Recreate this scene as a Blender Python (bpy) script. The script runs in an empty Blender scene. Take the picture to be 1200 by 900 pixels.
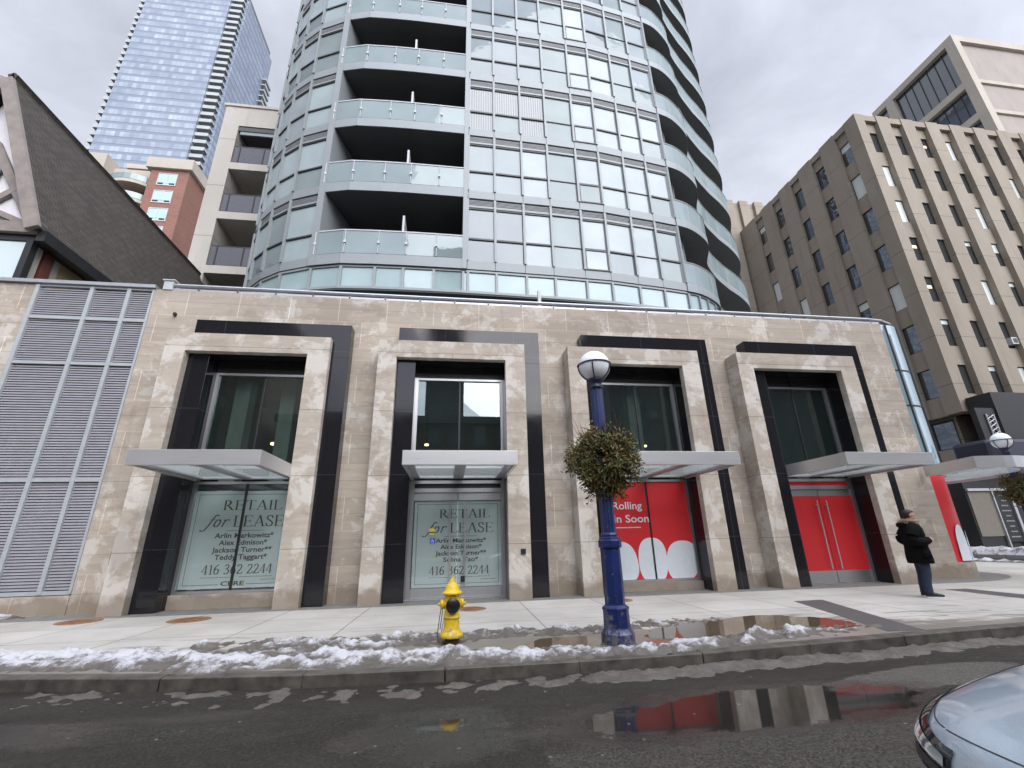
import bpy, bmesh, math, random
from mathutils import Vector, Matrix, noise as mnoise
random.seed(7)
R = math.radians
scn = bpy.context.scene
COL = scn.collection

# ---------------------------------------------------------------- camera
cam_d = bpy.data.cameras.new("camera")
cam = bpy.data.objects.new("camera", cam_d)
COL.objects.link(cam)
rt = Vector((0.99071837, -0.13418592, -0.02170845))
up = Vector((-0.02394529, -0.32948827, 0.94385597))
fw = Vector((0.13380486, 0.93457563, 0.3296432))
cam.matrix_world = Matrix(((rt.x, up.x, -fw.x, 0.0), (rt.y, up.y, -fw.y, -11.175), (rt.z, up.z, -fw.z, 1.32), (0, 0, 0, 1)))
cam_d.sensor_width = 36.0
cam_d.lens = 521.0 / 1200 * 36
cam_d.clip_start = 0.05
cam_d.clip_end = 3000
scn.camera = cam
# ---------------------------------------------------------------- sky and sun (bright overcast)
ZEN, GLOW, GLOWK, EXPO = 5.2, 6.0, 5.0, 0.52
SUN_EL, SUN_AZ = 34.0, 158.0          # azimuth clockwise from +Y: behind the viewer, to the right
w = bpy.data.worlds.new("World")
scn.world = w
w.use_nodes = True
nt = w.node_tree
nt.nodes.clear()
def wn(t, **k):
    n = nt.nodes.new(t)
    for a, b in k.items(): setattr(n, a, b)
    return n
sky = wn('ShaderNodeTexSky', sky_type='NISHITA', sun_disc=False)
sky.sun_elevation = R(SUN_EL); sky.sun_rotation = R(SUN_AZ)
bg1 = wn('ShaderNodeBackground'); bg1.inputs[1].default_value = 0.10
nt.links.new(sky.outputs[0], bg1.inputs[0])
tc = wn('ShaderNodeTexCoord')
sep = wn('ShaderNodeSeparateXYZ'); nt.links.new(tc.outputs['Generated'], sep.inputs[0])
mz = wn('ShaderNodeMath', operation='MAXIMUM'); nt.links.new(sep.outputs[2], mz.inputs[0]); mz.inputs[1].default_value = 0.0
az = wn('ShaderNodeMath', operation='ADD'); nt.links.new(mz.outputs[0], az.inputs[0]); az.inputs[1].default_value = 0.35
dx = wn('ShaderNodeMath', operation='DIVIDE'); nt.links.new(sep.outputs[0], dx.inputs[0]); nt.links.new(az.outputs[0], dx.inputs[1])
dy = wn('ShaderNodeMath', operation='DIVIDE'); nt.links.new(sep.outputs[1], dy.inputs[0]); nt.links.new(az.outputs[0], dy.inputs[1])
cmb = wn('ShaderNodeCombineXYZ'); nt.links.new(dx.outputs[0], cmb.inputs[0]); nt.links.new(dy.outputs[0], cmb.inputs[1])
n1 = wn('ShaderNodeTexNoise'); n1.inputs['Scale'].default_value = 2.9; n1.inputs['Detail'].default_value = 9; n1.inputs['Roughness'].default_value = 0.57; n1.inputs['Distortion'].default_value = 0.35
nt.links.new(cmb.outputs[0], n1.inputs['Vector'])
rmp = wn('ShaderNodeValToRGB')
e = rmp.color_ramp.elements
e[0].position = 0.30; e[0].color = (0.365, 0.385, 0.45, 1)
e[1].position = 0.72; e[1].color = (0.66, 0.68, 0.74, 1)
m_ = rmp.color_ramp.elements.new(0.5); m_.color = (0.495, 0.515, 0.595, 1)
nt.links.new(n1.outputs[0], rmp.inputs[0])
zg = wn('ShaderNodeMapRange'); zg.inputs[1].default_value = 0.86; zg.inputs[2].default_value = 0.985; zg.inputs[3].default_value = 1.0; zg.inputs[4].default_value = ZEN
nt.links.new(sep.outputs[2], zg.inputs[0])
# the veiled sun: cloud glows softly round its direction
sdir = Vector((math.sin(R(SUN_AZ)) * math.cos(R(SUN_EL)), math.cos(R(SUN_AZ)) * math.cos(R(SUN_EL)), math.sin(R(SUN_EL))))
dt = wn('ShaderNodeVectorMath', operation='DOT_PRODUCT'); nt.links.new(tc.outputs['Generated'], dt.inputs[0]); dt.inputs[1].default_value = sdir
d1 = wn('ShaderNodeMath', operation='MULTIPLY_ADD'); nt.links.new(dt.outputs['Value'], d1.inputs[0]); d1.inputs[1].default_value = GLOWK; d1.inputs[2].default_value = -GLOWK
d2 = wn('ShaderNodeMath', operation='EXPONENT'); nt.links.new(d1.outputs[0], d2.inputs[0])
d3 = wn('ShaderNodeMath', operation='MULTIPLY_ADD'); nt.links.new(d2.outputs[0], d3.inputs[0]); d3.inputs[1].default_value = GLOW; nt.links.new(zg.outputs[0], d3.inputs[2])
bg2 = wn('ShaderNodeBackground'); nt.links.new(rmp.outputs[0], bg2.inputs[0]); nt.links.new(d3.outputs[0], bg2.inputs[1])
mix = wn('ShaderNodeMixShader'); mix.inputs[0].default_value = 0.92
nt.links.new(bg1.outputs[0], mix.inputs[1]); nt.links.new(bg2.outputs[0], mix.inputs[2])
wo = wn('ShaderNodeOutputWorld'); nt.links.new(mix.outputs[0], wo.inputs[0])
sun_d = bpy.data.lights.new("sun", 'SUN'); sun_d.energy = 1.5; sun_d.angle = R(50); sun_d.color = (1.0, 0.96, 0.9)
sun = bpy.data.objects.new("sun", sun_d); COL.objects.link(sun)
sdir = Vector((math.sin(R(SUN_AZ)) * math.cos(R(SUN_EL)), math.cos(R(SUN_AZ)) * math.cos(R(SUN_EL)), math.sin(R(SUN_EL))))
sun.rotation_euler = sdir.to_track_quat('Z', 'Y').to_euler()
sun.location = (0, -20, 40)
vs = scn.view_settings
vs.view_transform = 'Standard'; vs.look = 'None'; vs.exposure = EXPO; vs.gamma = 1.0; vs.use_curve_mapping = False

# ---------------------------------------------------------------- materials
class NT:
    def __init__(s, name):
        s.m = bpy.data.materials.new(name); s.m.use_nodes = True
        s.t = s.m.node_tree; s.b = s.t.nodes['Principled BSDF']
        s.tc = None
    def n(s, typ, **k):
        q = s.t.nodes.new(typ)
        for a, b in k.items(): setattr(q, a, b)
        return q
    def l(s, a, b): s.t.links.new(a, b)
    def coord(s, scale=(1, 1, 1)):
        if s.tc is None: s.tc = s.n('ShaderNodeTexCoord')
        if scale == (1, 1, 1): return s.tc.outputs['Object']
        mp = s.n('ShaderNodeMapping'); mp.inputs['Scale'].default_value = scale
        s.l(s.tc.outputs['Object'], mp.inputs[0]); return mp.outputs[0]
    def noise(s, scale, detail=4, rough=0.55, vec=None, dist=0.0, sc=(1, 1, 1)):
        q = s.n('ShaderNodeTexNoise'); q.inputs['Scale'].default_value = scale; q.inputs['Detail'].default_value = detail
        q.inputs['Roughness'].default_value = rough; q.inputs['Distortion'].default_value = dist
        s.l(vec if vec is not None else s.coord(sc), q.inputs['Vector']); return q.outputs[0]
    def ramp(s, f, a, b, va=0.0, vb=1.0):
        q = s.n('ShaderNodeMapRange'); q.clamp = True
        for i, v in enumerate((a, b, va, vb)): q.inputs[i + 1].default_value = v
        s.l(f, q.inputs[0]); return q.outputs[0]
    def mixc(s, f, a, b, blend='MIX'):
        q = s.n('ShaderNodeMix', data_type='RGBA', blend_type=blend)
        for idx, v in ((0, f), (6, a), (7, b)):
            if hasattr(v, 'is_linked') or hasattr(v, 'links'): s.l(v, q.inputs[idx])
            elif idx == 0: q.inputs[0].default_value = v
            else: q.inputs[idx].default_value = (*v[:3], 1)
        return q.outputs[2]
    def math(s, op, a, b=0.0):
        q = s.n('ShaderNodeMath', operation=op)
        for i, v in enumerate((a, b)):
            if hasattr(v, 'links'): s.l(v, q.inputs[i])
            else: q.inputs[i].default_value = v
        return q.outputs[0]
    def sep(s, v=None):
        q = s.n('ShaderNodeSeparateXYZ'); s.l(v if v is not None else s.coord(), q.inputs[0]); return q.outputs
    def comb(s, x, y, z=0.0):
        q = s.n('ShaderNodeCombineXYZ')
        for i, v in enumerate((x, y, z)):
            if hasattr(v, 'links'): s.l(v, q.inputs[i])
            else: q.inputs[i].default_value = v
        return q.outputs[0]
    def set(s, key, v):
        if hasattr(v, 'links'): s.l(v, s.b.inputs[key])
        elif isinstance(v, (tuple, list)): s.b.inputs[key].default_value = tuple(v[:3]) if s.b.inputs[key].type == 'VECTOR' else (*v[:3], 1)
        else: s.b.inputs[key].default_value = v
    def bump(s, h, strength=0.3, dist=0.02):
        q = s.n('ShaderNodeBump'); q.inputs['Strength'].default_value = strength; q.inputs['Distance'].default_value = dist
        s.l(h, q.inputs['Height']); s.l(q.outputs[0], s.b.inputs['Normal'])
    def brick(s, vec, bw, rh, mortar, c1, c2, cm, off=0.5, sm=0.1):
        q = s.n('ShaderNodeTexBrick'); q.offset = off
        q.inputs['Scale'].default_value = 1; q.inputs['Brick Width'].default_value = bw; q.inputs['Row Height'].default_value = rh
        q.inputs['Mortar Size'].default_value = mortar; q.inputs['Mortar Smooth'].default_value = sm
        for k, c in (('Color1', c1), ('Color2', c2), ('Mortar', cm)): q.inputs[k].default_value = (*c, 1)
        s.l(vec, q.inputs['Vector']); return q

def plain(name, col, rough=0.6, metal=0.0, var=0.12, scale=6.0, bump=0.0, spec=None, sc=(1, 1, 1), grime=None):
    g = NT(name)
    f = g.noise(scale, 5, 0.6, sc=sc)
    f = g.ramp(f, 0.3, 0.7)
    d = tuple(c * (1 - var) for c in col); b = tuple(min(1, c * (1 + var)) for c in col)
    c = g.mixc(f, d, b)
    if grime:
        z = g.sep()[2]
        gm = g.ramp(g.math('ADD', g.noise(11, 7, 0.75), g.ramp(z, 0.0, grime, 0.16, 0.0)), 0.60, 0.70, 0, 0.75)
        c = g.mixc(gm, c, (0.17, 0.155, 0.13))
        c = g.mixc(g.ramp(g.noise(34, 4, 0.7), 0.70, 0.74, 0, 0.8), c, (0.05, 0.045, 0.04))
    g.set('Base Color', c)
    g.set('Roughness', g.ramp(f, 0, 1, max(0.02, rough * 0.88), min(1, rough * 1.1)))
    g.set('Metallic', metal)
    if spec is not None: g.set('IOR', spec)
    if bump: g.bump(f, bump, 0.01)
    return g.m

def glass_clear(name, tint=(0.66, 0.74, 0.715), ior=1.55, haze=0.02):
    g = NT(name); t = g.t
    t.nodes.remove(g.b)
    tr = g.n('ShaderNodeBsdfTransparent'); tr.inputs[0].default_value = (*tint, 1)
    gl = g.n('ShaderNodeBsdfGlossy'); gl.inputs['Roughness'].default_value = 0.008; gl.inputs[0].default_value = (0.92, 0.97, 0.96, 1)
    f = g.n('ShaderNodeFresnel'); f.inputs[0].default_value = ior
    k = g.math('MULTIPLY_ADD', f.outputs[0], 1.7); g.t.nodes[-1].inputs[2].default_value = 0.03
    mx = g.n('ShaderNodeMixShader'); g.l(k, mx.inputs[0]); g.l(tr.outputs[0], mx.inputs[1]); g.l(gl.outputs[0], mx.inputs[2])
    df = g.n('ShaderNodeBsdfDiffuse'); df.inputs[0].default_value = (0.42, 0.56, 0.52, 1)
    m2 = g.n('ShaderNodeMixShader'); m2.inputs[0].default_value = haze
    g.l(mx.outputs[0], m2.inputs[1]); g.l(df.outputs[0], m2.inputs[2])
    g.l(m2.outputs[0], t.nodes['Material Output'].inputs[0])
    return g.m

def glass_panel(name, col, refl=0.25, rough=0.02, var=0.08, scale=0.7, glint=(0.9, 0.95, 1.0)):
    """coated facade glass: what shows through it plus a mirror coat that strengthens at grazing angles"""
    g = NT(name); t = g.t
    f = g.ramp(g.noise(scale, 3, 0.5), 0.35, 0.65)
    g.set('Base Color', g.mixc(f, tuple(c * (1 - var) for c in col), tuple(min(1, c * (1 + var)) for c in col)))
    g.set('Roughness', 0.6); g.set('Specular IOR Level', 0.0)
    gl = g.n('ShaderNodeBsdfGlossy'); gl.inputs['Roughness'].default_value = rough; gl.inputs[0].default_value = (*glint, 1)
    bm = g.n('ShaderNodeBump'); bm.inputs['Strength'].default_value = 0.16; bm.inputs['Distance'].default_value = 0.05
    g.l(g.noise(0.75, 3, 0.45), bm.inputs['Height']); g.l(bm.outputs[0], gl.inputs['Normal'])
    lw = g.n('ShaderNodeLayerWeight'); lw.inputs[0].default_value = 0.35
    k = g.ramp(lw.outputs[0], 0, 1, refl, min(1, refl + 0.30))
    mx = g.n('ShaderNodeMixShader'); g.l(k, mx.inputs[0]); g.l(g.b.outputs[0], mx.inputs[1]); g.l(gl.outputs[0], mx.inputs[2])
    g.l(mx.outputs[0], t.nodes['Material Output'].inputs[0])
    return g.m

def emit(name, col, strength):
    g = NT(name); g.set('Base Color', col); g.set('Emission Color', col); g.set('Emission Strength', strength)
    return g.m

def stone_mat(name, joints=True, cover=0.54):
    g = NT(name)
    x, y, z = g.sep()
    uv = g.comb(g.math('ADD', x, y), z)
    vein = g.ramp(g.noise(1.3, 7, 0.62, sc=(0.7, 0.7, 4.5), dist=0.5), 0.3, 0.72)
    base = g.mixc(vein, (0.375, 0.315, 0.255), (0.495, 0.438, 0.372))
    fine = g.ramp(g.noise(9, 6, 0.7, sc=(1, 1, 3.5)), 0.3, 0.7)
    base = g.mixc(g.math('MULTIPLY', fine, 0.35), base, (0.52, 0.455, 0.37))
    # pale lime bloom in patches with an edge of their own
    wob = g.noise(1.05, 8, 0.7, sc=(1.0, 1.0, 1.0), dist=0.35)
    patch = g.ramp(wob, cover, cover + 0.05)
    wob2 = g.noise(1.9, 7, 0.6, dist=0.6)
    patch = g.math('MAXIMUM', g.math('MULTIPLY', patch, 0.8), g.ramp(wob2, 0.59, 0.64, 0, 0.55))
    base = g.mixc(patch, base, (0.62, 0.58, 0.525))
    damp = g.ramp(g.noise(0.8, 8, 0.68, sc=(1.0, 1.0, 1.5), dist=0.3), 0.53, 0.60, 0, 0.5)
    base = g.mixc(damp, base, (0.30, 0.252, 0.205))
    # splash stain along the foot of the wall
    foot = g.math('ADD', z, g.math('MULTIPLY', g.noise(2.2, 5), -0.75))
    stain = g.ramp(foot, -0.12, 0.05, 0.75, 0.0)
    base = g.mixc(stain, base, (0.235, 0.185, 0.135))
    # dark water runs
    runs = g.ramp(g.noise(1.5, 5, 0.6, sc=(2.6, 2.6, 0.35)), 0.60, 0.74, 0, 0.35)
    base = g.mixc(runs, base, (0.22, 0.18, 0.14))
    if joints:
        b1 = g.brick(uv, 1.32, 0.80, 0.010, (1.03, 1.02, 1.0), (0.83, 0.825, 0.815), (1.38, 1.35, 1.30))
        base = g.mixc(1.0, base, b1.outputs[0], 'MULTIPLY')
        b2 = g.brick(uv, 40.0, 0.40, 0.007, (1, 1, 1), (0.93, 0.93, 0.925), (0.66, 0.64, 0.62))
        base = g.mixc(0.8, base, b2.outputs[0], 'MULTIPLY')
    else:
        b1 = g.brick(g.comb(g.math('ADD', x, y), g.math('ADD', z, 0.4)), 60.0, 1.62, 0.009, (1, 1, 1), (0.90, 0.90, 0.89), (0.55, 0.53, 0.50))
        base = g.mixc(1.0, base, b1.outputs[0], 'MULTIPLY')
    g.set('Base Color', base)
    g.set('Roughness', 0.82)
    g.bump(g.math('ADD', g.math('MULTIPLY', fine, 0.5), b1.outputs['Fac']), 0.18, 0.006)
    return g.m

def concrete_walk():
    g = NT('sidewalk_concrete')
    x, y, z = g.sep()
    n = g.ramp(g.noise(0.7, 8, 0.65), 0.3, 0.7)
    c = g.mixc(n, (0.345, 0.325, 0.29), (0.50, 0.478, 0.435))
    grit = g.ramp(g.noise(55, 3, 0.7), 0.3, 0.75)
    c = g.mixc(g.math('MULTIPLY', grit, 0.3), c, (0.33, 0.31, 0.28))
    spots = g.ramp(g.noise(4.0, 7, 0.7), 0.62, 0.68, 0, 0.5)
    c = g.mixc(spots, c, (0.27, 0.25, 0.22))
    b = g.brick(g.comb(g.math('ADD', x, g.math('MULTIPLY', y, -0.02)), g.math('ADD', y, 0.15)), 1.62, 1.30, 0.011, (1, 1, 1), (0.91, 0.91, 0.90), (0.40, 0.38, 0.35), off=0.0)
    c = g.mixc(1.0, c, b.outputs[0], 'MULTIPLY')
    # meltwater: wet band towards the kerb, ragged edge, plus streaks
    wx = g.noise(0.9, 7, 0.62, sc=(0.55, 1.5, 1))
    e1 = g.math('ADD', g.math('ADD', y, g.ramp(x, 5.0, 9.0, 0.0, 0.95)), g.math('MULTIPLY', g.math('ADD', wx, g.math('MULTIPLY', g.math('SUBTRACT', g.noise(3.5, 6, 0.7), 0.5), 0.35)), 2.6))
    wet = g.ramp(e1, -2.55, -2.3, 1.0, 0.0)
    streak = g.ramp(g.noise(1.6, 6, 0.6, sc=(0.5, 3.0, 1)), 0.56, 0.60, 0, 0.75)
    near = g.ramp(y, -3.6, -2.4, 1.0, 0.0)
    wet = g.math('MAXIMUM', wet, g.math('MULTIPLY', streak, near))
    c = g.mixc(g.math('MULTIPLY', wet, 0.88), c, g.mixc(n, (0.125, 0.108, 0.088), (0.205, 0.18, 0.148)))
    g.set('Base Color', c)
    g.set('Roughness', g.ramp(wet, 0, 1, 0.85, 0.42))
    g.bump(g.math('ADD', g.math('MULTIPLY', grit, 0.4), b.outputs['Fac']), 0.15, 0.004)
    return g.m

def asphalt():
    g = NT('wet_asphalt')
    x, y, z = g.sep()
    big = g.ramp(g.noise(0.55, 7, 0.62, sc=(0.6, 1.2, 1)), 0.35, 0.65)
    c = g.mixc(big, (0.015, 0.0134, 0.0105), (0.033, 0.030, 0.024))
    grain = g.noise(48, 3, 0.8)
    c = g.mixc(g.ramp(grain, 0.50, 0.66, 0, 0.75), c, (0.060, 0.056, 0.049))
    c = g.mixc(g.ramp(grain, 0.44, 0.34, 0, 0.7), c, (0.005, 0.0048, 0.0045))
    grit = g.ramp(g.noise(14, 6, 0.8), 0.64, 0.74, 0, 0.7)
    c = g.mixc(grit, c, (0.075, 0.068, 0.058))
    v2 = g.n('ShaderNodeTexVoronoi'); v2.inputs['Scale'].default_value = 8; g.l(g.coord(), v2.inputs['Vector'])
    pick = g.ramp(g.sep(v2.outputs['Color'])[0], 0.80, 0.82)
    peb2 = g.math('MULTIPLY', g.ramp(v2.outputs['Distance'], 0.07, 0.13, 0.9, 0), pick)
    c = g.mixc(peb2, c, (0.24, 0.225, 0.20))
    dry = g.ramp(g.noise(0.8, 8, 0.7, sc=(0.35, 1.7, 1), dist=0.5), 0.54, 0.66, 0, 0.5)
    c = g.mixc(dry, c, (0.060, 0.055, 0.048))
    # gravelly lighter patch of old repair nearer the viewer
    gp = g.math('MULTIPLY', g.ramp(g.math('ADD', y, g.math('MULTIPLY', g.noise(2.0, 6), 0.5)), -6.95, -7.25), g.ramp(x, 0.70, 0.73))
    c = g.mixc(g.math('MULTIPLY', gp, 0.55), c, g.mixc(g.ramp(grain, 0.4, 0.6), (0.030, 0.028, 0.024), (0.10, 0.095, 0.082)))
    # pale worn patch near the kerb
    pa = g.math('DIVIDE', g.math('SUBTRACT', x, 5.0), 1.45); pb = g.math('DIVIDE', g.math('SUBTRACT', g.math('SUBTRACT', y, -6.42), g.math('MULTIPLY', g.math('SUBTRACT', x, 5.0), 0.14)), 0.34)
    pm = g.math('SUBTRACT', 1.0, g.math('ADD', g.math('MULTIPLY', pa, pa), g.math('MULTIPLY', pb, pb)))
    pm = g.ramp(g.math('ADD', pm, g.math('MULTIPLY', g.math('SUBTRACT', g.noise(2.4, 8, 0.7), 0.5), 1.6)), 0.1, 0.3, 0, 0.8)
    c = g.mixc(pm, c, g.mixc(g.ramp(grain, 0.4, 0.62), (0.06, 0.056, 0.048), (0.15, 0.142, 0.125)))
    # standing water: film depth from ragged ellipses, fading at the rim into wet grit
    def pool(cx, cy, a, b, sl):
        u = g.math('DIVIDE', g.math('SUBTRACT', x, cx), a)
        v = g.math('DIVIDE', g.math('SUBTRACT', g.math('SUBTRACT', y, cy), g.math('MULTIPLY', g.math('SUBTRACT', x, cx), sl)), b)
        r = g.math('ADD', g.math('MULTIPLY', u, u), g.math('MULTIPLY', v, v))
        return g.math('SUBTRACT', 1.0, r)
    p = g.math('MAXIMUM', pool(2.75, -6.88, 2.25, 0.62, 0.06), g.math('MULTIPLY', pool(-0.1, -6.9, 0.75, 0.6, 0.0), 0.55))
    p = g.math('MAXIMUM', p, g.math('MULTIPLY', pool(-4.5, -6.2, 2.6, 0.3, -0.1), 0.55))
    p = g.math('ADD', p, g.math('MULTIPLY', g.math('SUBTRACT', g.noise(1.6, 8, 0.68, sc=(0.8, 1.3, 1)), 0.5), 1.5))
    p = g.math('ADD', p, g.math('MULTIPLY', g.math('SUBTRACT', grain, 0.5), 0.5))
    film = g.ramp(g.math('ADD', p, g.math('MULTIPLY', g.ramp(g.noise(22, 4, 0.8), 0.62, 0.72), -0.35)), 0.0, 0.5)
    c = g.mixc(g.math('MULTIPLY', film, 0.45), c, (0.010, 0.0092, 0.008))
    g.set('Base Color', c)
    wet = g.ramp(g.noise(0.9, 6, 0.6, sc=(0.7, 1.4, 1)), 0.42, 0.60)
    ro = g.ramp(wet, 0, 1, 0.42, 0.70)
    q = g.n('ShaderNodeMix', data_type='FLOAT'); g.l(film, q.inputs[0]); g.l(ro, q.inputs[2]); q.inputs[3].default_value = 0.045
    g.set('Roughness', q.outputs[0]); g.set('Specular IOR Level', g.ramp(film, 0, 1, 0.17, 0.62))
    h = g.math('MULTIPLY', g.math('ADD', grain, g.math('MULTIPLY', g.noise(18, 4), 0.8)), g.math('SUBTRACT', 1.0, film))
    g.bump(h, 0.55, 0.012)
    return g.m

def snow_mat(name, dirt):
    g = NT(name)
    n = g.noise(2.6, 8, 0.72, dist=0.4)
    fine = g.noise(16, 6, 0.75)
    x, y, z = g.sep()
    # dirt lies low in the bank, clean crust on the crest
    hgt = g.ramp(g.math('ADD', z, g.math('MULTIPLY', fine, 0.05)), 0.03, 0.12, 0.20, 0.0)
    f = g.ramp(g.math('ADD', g.math('ADD', n, g.math('MULTIPLY', fine, 0.35)), hgt), dirt, dirt + 0.14)
    c = g.mixc(f, (0.48, 0.48, 0.495), (0.105, 0.092, 0.077))
    f2 = g.ramp(g.math('ADD', g.noise(7, 7, 0.8), hgt), 0.66, 0.74, 0, 0.85)
    c = g.mixc(f2, c, (0.07, 0.058, 0.046))
    g.set('Base Color', c); g.set('Roughness', 0.6)
    g.set('Subsurface Weight', 0.08); g.set('Subsurface Radius', (0.05, 0.04, 0.03))
    g.bump(fine, 0.7, 0.015)
    return g.m

def water_mat(name, deep, rough=0.02, br=0.0):
    g = NT(name)
    f = g.ramp(g.noise(1.4, 5), 0.3, 0.7)
    g.set('Base Color', g.mixc(f, deep, tuple(c * 1.5 for c in deep)))
    g.set('Roughness', rough); g.set('IOR', 1.5)
    g.bump(g.noise(5, 3), 0.02 + br, 0.01)
    return g.m

def granite(name, col=(0.012, 0.012, 0.014), rough=0.07, pitch=1.62):
    g = NT(name)
    x, y, z = g.sep()
    s = g.ramp(g.noise(120, 2), 0.5, 0.8)
    c = g.mixc(g.math('MULTIPLY', s, 0.5), col, tuple(v * 3.5 + 0.008 for v in col))
    b = g.brick(g.comb(g.math('ADD', x, y), g.math('ADD', z, 0.35)), 1.9, pitch, 0.004, (1, 1, 1), (0.9, 0.9, 0.9), (4.5, 4.5, 4.5), off=0.0)
    c = g.mixc(1.0, c, b.outputs[0], 'MULTIPLY')
    g.set('Base Color', c); g.set('Roughness', g.ramp(g.noise(3, 5), 0.3, 0.7, rough * 0.7, rough * 1.5)); g.set('IOR', 1.42)
    return g.m

def brushed(name, col, rough=0.3, along='x', metal=0.85):
    g = NT(name)
    sc = (1.5, 1.5, 160) if along == 'x' else (160, 160, 1.5)
    f = g.ramp(g.noise(1.0, 4, 0.6, sc=sc), 0.3, 0.7)
    g.set('Base Color', g.mixc(f, tuple(c * 0.9 for c in col), col))
    g.set('Metallic', metal); g.set('Roughness', g.ramp(f, 0, 1, rough * 0.8, rough * 1.25))
    return g.m

def shingle_mat():
    g = NT('dark_shingles')
    x, y, z = g.sep()
    b = g.brick(g.comb(y, g.math('MULTIPLY', z, 1.15)), 0.30, 0.16, 0.012, (0.045, 0.037, 0.031), (0.082, 0.067, 0.055), (0.016, 0.013, 0.012))
    n = g.ramp(g.noise(1.2, 7, 0.65), 0.3, 0.7)
    c = g.mixc(g.math('MULTIPLY', n, 0.35), b.outputs[0], (0.04, 0.034, 0.03))
    g.set('Base Color', c); g.set('Roughness', 0.8); g.bump(b.outputs['Fac'], 0.6, -0.03)
    return g.m

def brick_mat(name, a, b_, m, bw=0.42, rh=0.14, joint=0.012):
    g = NT(name)
    x, y, z = g.sep()
    b = g.brick(g.comb(g.math('ADD', x, y), z), bw, rh, joint, a, b_, m)
    n = g.ramp(g.noise(0.5, 6, 0.65), 0.3, 0.7)
    c = g.mixc(g.math('MULTIPLY', n, 0.3), b.outputs[0], tuple(v * 0.7 for v in a))
    g.set('Base Color', c); g.set('Roughness', 0.85)
    return g.m

def precast(name, c0, c1, ph=3.43):
    g = NT(name)
    x, y, z = g.sep()
    n = g.ramp(g.noise(0.45, 8, 0.65, sc=(1, 1, 0.5)), 0.3, 0.7)
    c = g.mixc(n, c0, c1)
    f = g.ramp(g.noise(26, 3, 0.7), 0.3, 0.7)
    c = g.mixc(g.math('MULTIPLY', f, 0.28), c, tuple(v * 0.62 for v in c0))
    st = g.ramp(g.noise(0.8, 6, 0.6, sc=(3, 3, 0.22)), 0.58, 0.72, 0, 0.30)
    c = g.mixc(st, c, tuple(v * 0.5 for v in c0))
    b = g.brick(g.comb(g.math('ADD', x, y), z), 400.0, ph, 0.02, (1, 1, 1), (0.95, 0.95, 0.95), (0.45, 0.45, 0.45))
    c = g.mixc(1.0, c, b.outputs[0], 'MULTIPLY')
    g.set('Base Color', c); g.set('Roughness', 0.88)
    g.bump(f, 0.25, 0.02)
    return g.m

M = {}
M['stone'] = stone_mat('limestone_ashlar')
M['stone_frame'] = stone_mat('limestone_portal', False, 0.50)
M['granite'] = granite('black_granite')
M['granite_floor'] = plain('dark_granite_paving', (0.075, 0.072, 0.07), 0.55, var=0.25, scale=18, bump=0.1)
M['apron'] = plain('grey_stone_apron', (0.17, 0.165, 0.15), 0.7, var=0.3, scale=6, bump=0.2)
M['walk'] = concrete_walk()
M['asphalt'] = asphalt()
M['kerb'] = plain('kerb_concrete', (0.075, 0.067, 0.054), 0.5, var=0.5, scale=5, bump=0.3)
M['snow'] = snow_mat('old_snow', 0.665)
M['slush'] = snow_mat('grey_slush', 0.36)
M['puddle'] = water_mat('road_puddle_water', (0.016, 0.0145, 0.0125))
M['puddle_brown'] = water_mat('muddy_meltwater', (0.085, 0.062, 0.04), 0.05)
M['canopy'] = brushed('brushed_steel', (0.62, 0.618, 0.615), 0.34, 'x', 0.6)
M['steel'] = brushed('satin_steel_frame', (0.56, 0.56, 0.57), 0.34, 'z')
M['alu'] = plain('grey_aluminium', (0.42, 0.43, 0.45), 0.4, 0.55, var=0.06)
def frosted(name, col):
    g = NT(name); g.set('Base Color', col); g.set('Roughness', 0.3)
    t = g.n('ShaderNodeBsdfTranslucent'); t.inputs[0].default_value = (*col, 1)
    mx = g.n('ShaderNodeMixShader'); mx.inputs[0].default_value = 0.35
    g.l(g.b.outputs[0], mx.inputs[1]); g.l(t.outputs[0], mx.inputs[2])
    tr = g.n('ShaderNodeBsdfTransparent'); tr.inputs[0].default_value = (0.93, 0.96, 0.95, 1)
    m2 = g.n('ShaderNodeMixShader'); m2.inputs[0].default_value = 0.75; g.l(mx.outputs[0], m2.inputs[1]); g.l(tr.outputs[0], m2.inputs[2]); mx = m2
    g.l(mx.outputs[0], g.t.nodes['Material Output'].inputs[0]); return g.m
M['soffit'] = frosted('frosted_canopy_glass', (0.80, 0.84, 0.83))
M['dark_metal'] = plain('dark_bronze_metal', (0.03, 0.03, 0.031), 0.4, 0.3, var=0.1)
M['clear'] = glass_clear('shop_glass')
M['clear_low'] = glass_clear('door_glass', (0.95, 0.965, 0.965), 1.42, 0.02)
M['interior'] = plain('dim_interior', (0.26, 0.29, 0.275), 0.85, var=0.2, scale=1.2)
M['interior_col'] = plain('pale_column_paint', (0.60, 0.60, 0.55), 0.8, var=0.1)
M['lamp_on'] = emit('lit_ceiling_lamp', (1.0, 0.72, 0.35), 5.0)
M['poster'] = plain('mint_poster_paper', (0.86, 0.93, 0.92), 0.5, var=0.03, scale=2)
M['ink'] = plain('bronze_ink', (0.125, 0.105, 0.075), 0.6, var=0.2)
M['ink_gold'] = plain('gold_ink', (0.20, 0.135, 0.045), 0.5, var=0.2)
M['red'] = plain('red_vinyl', (0.64, 0.028, 0.034), 0.38, var=0.05, scale=2)
M['white_vinyl'] = plain('white_vinyl', (0.72, 0.76, 0.80), 0.4, var=0.03)
M['louver'] = plain('grey_louver_blade', (0.275, 0.27, 0.29), 0.55, 0.1, var=0.08)
M['louver_frame'] = plain('pale_louver_mullion', (0.40, 0.425, 0.435), 0.45, 0.1, var=0.06)
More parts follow.
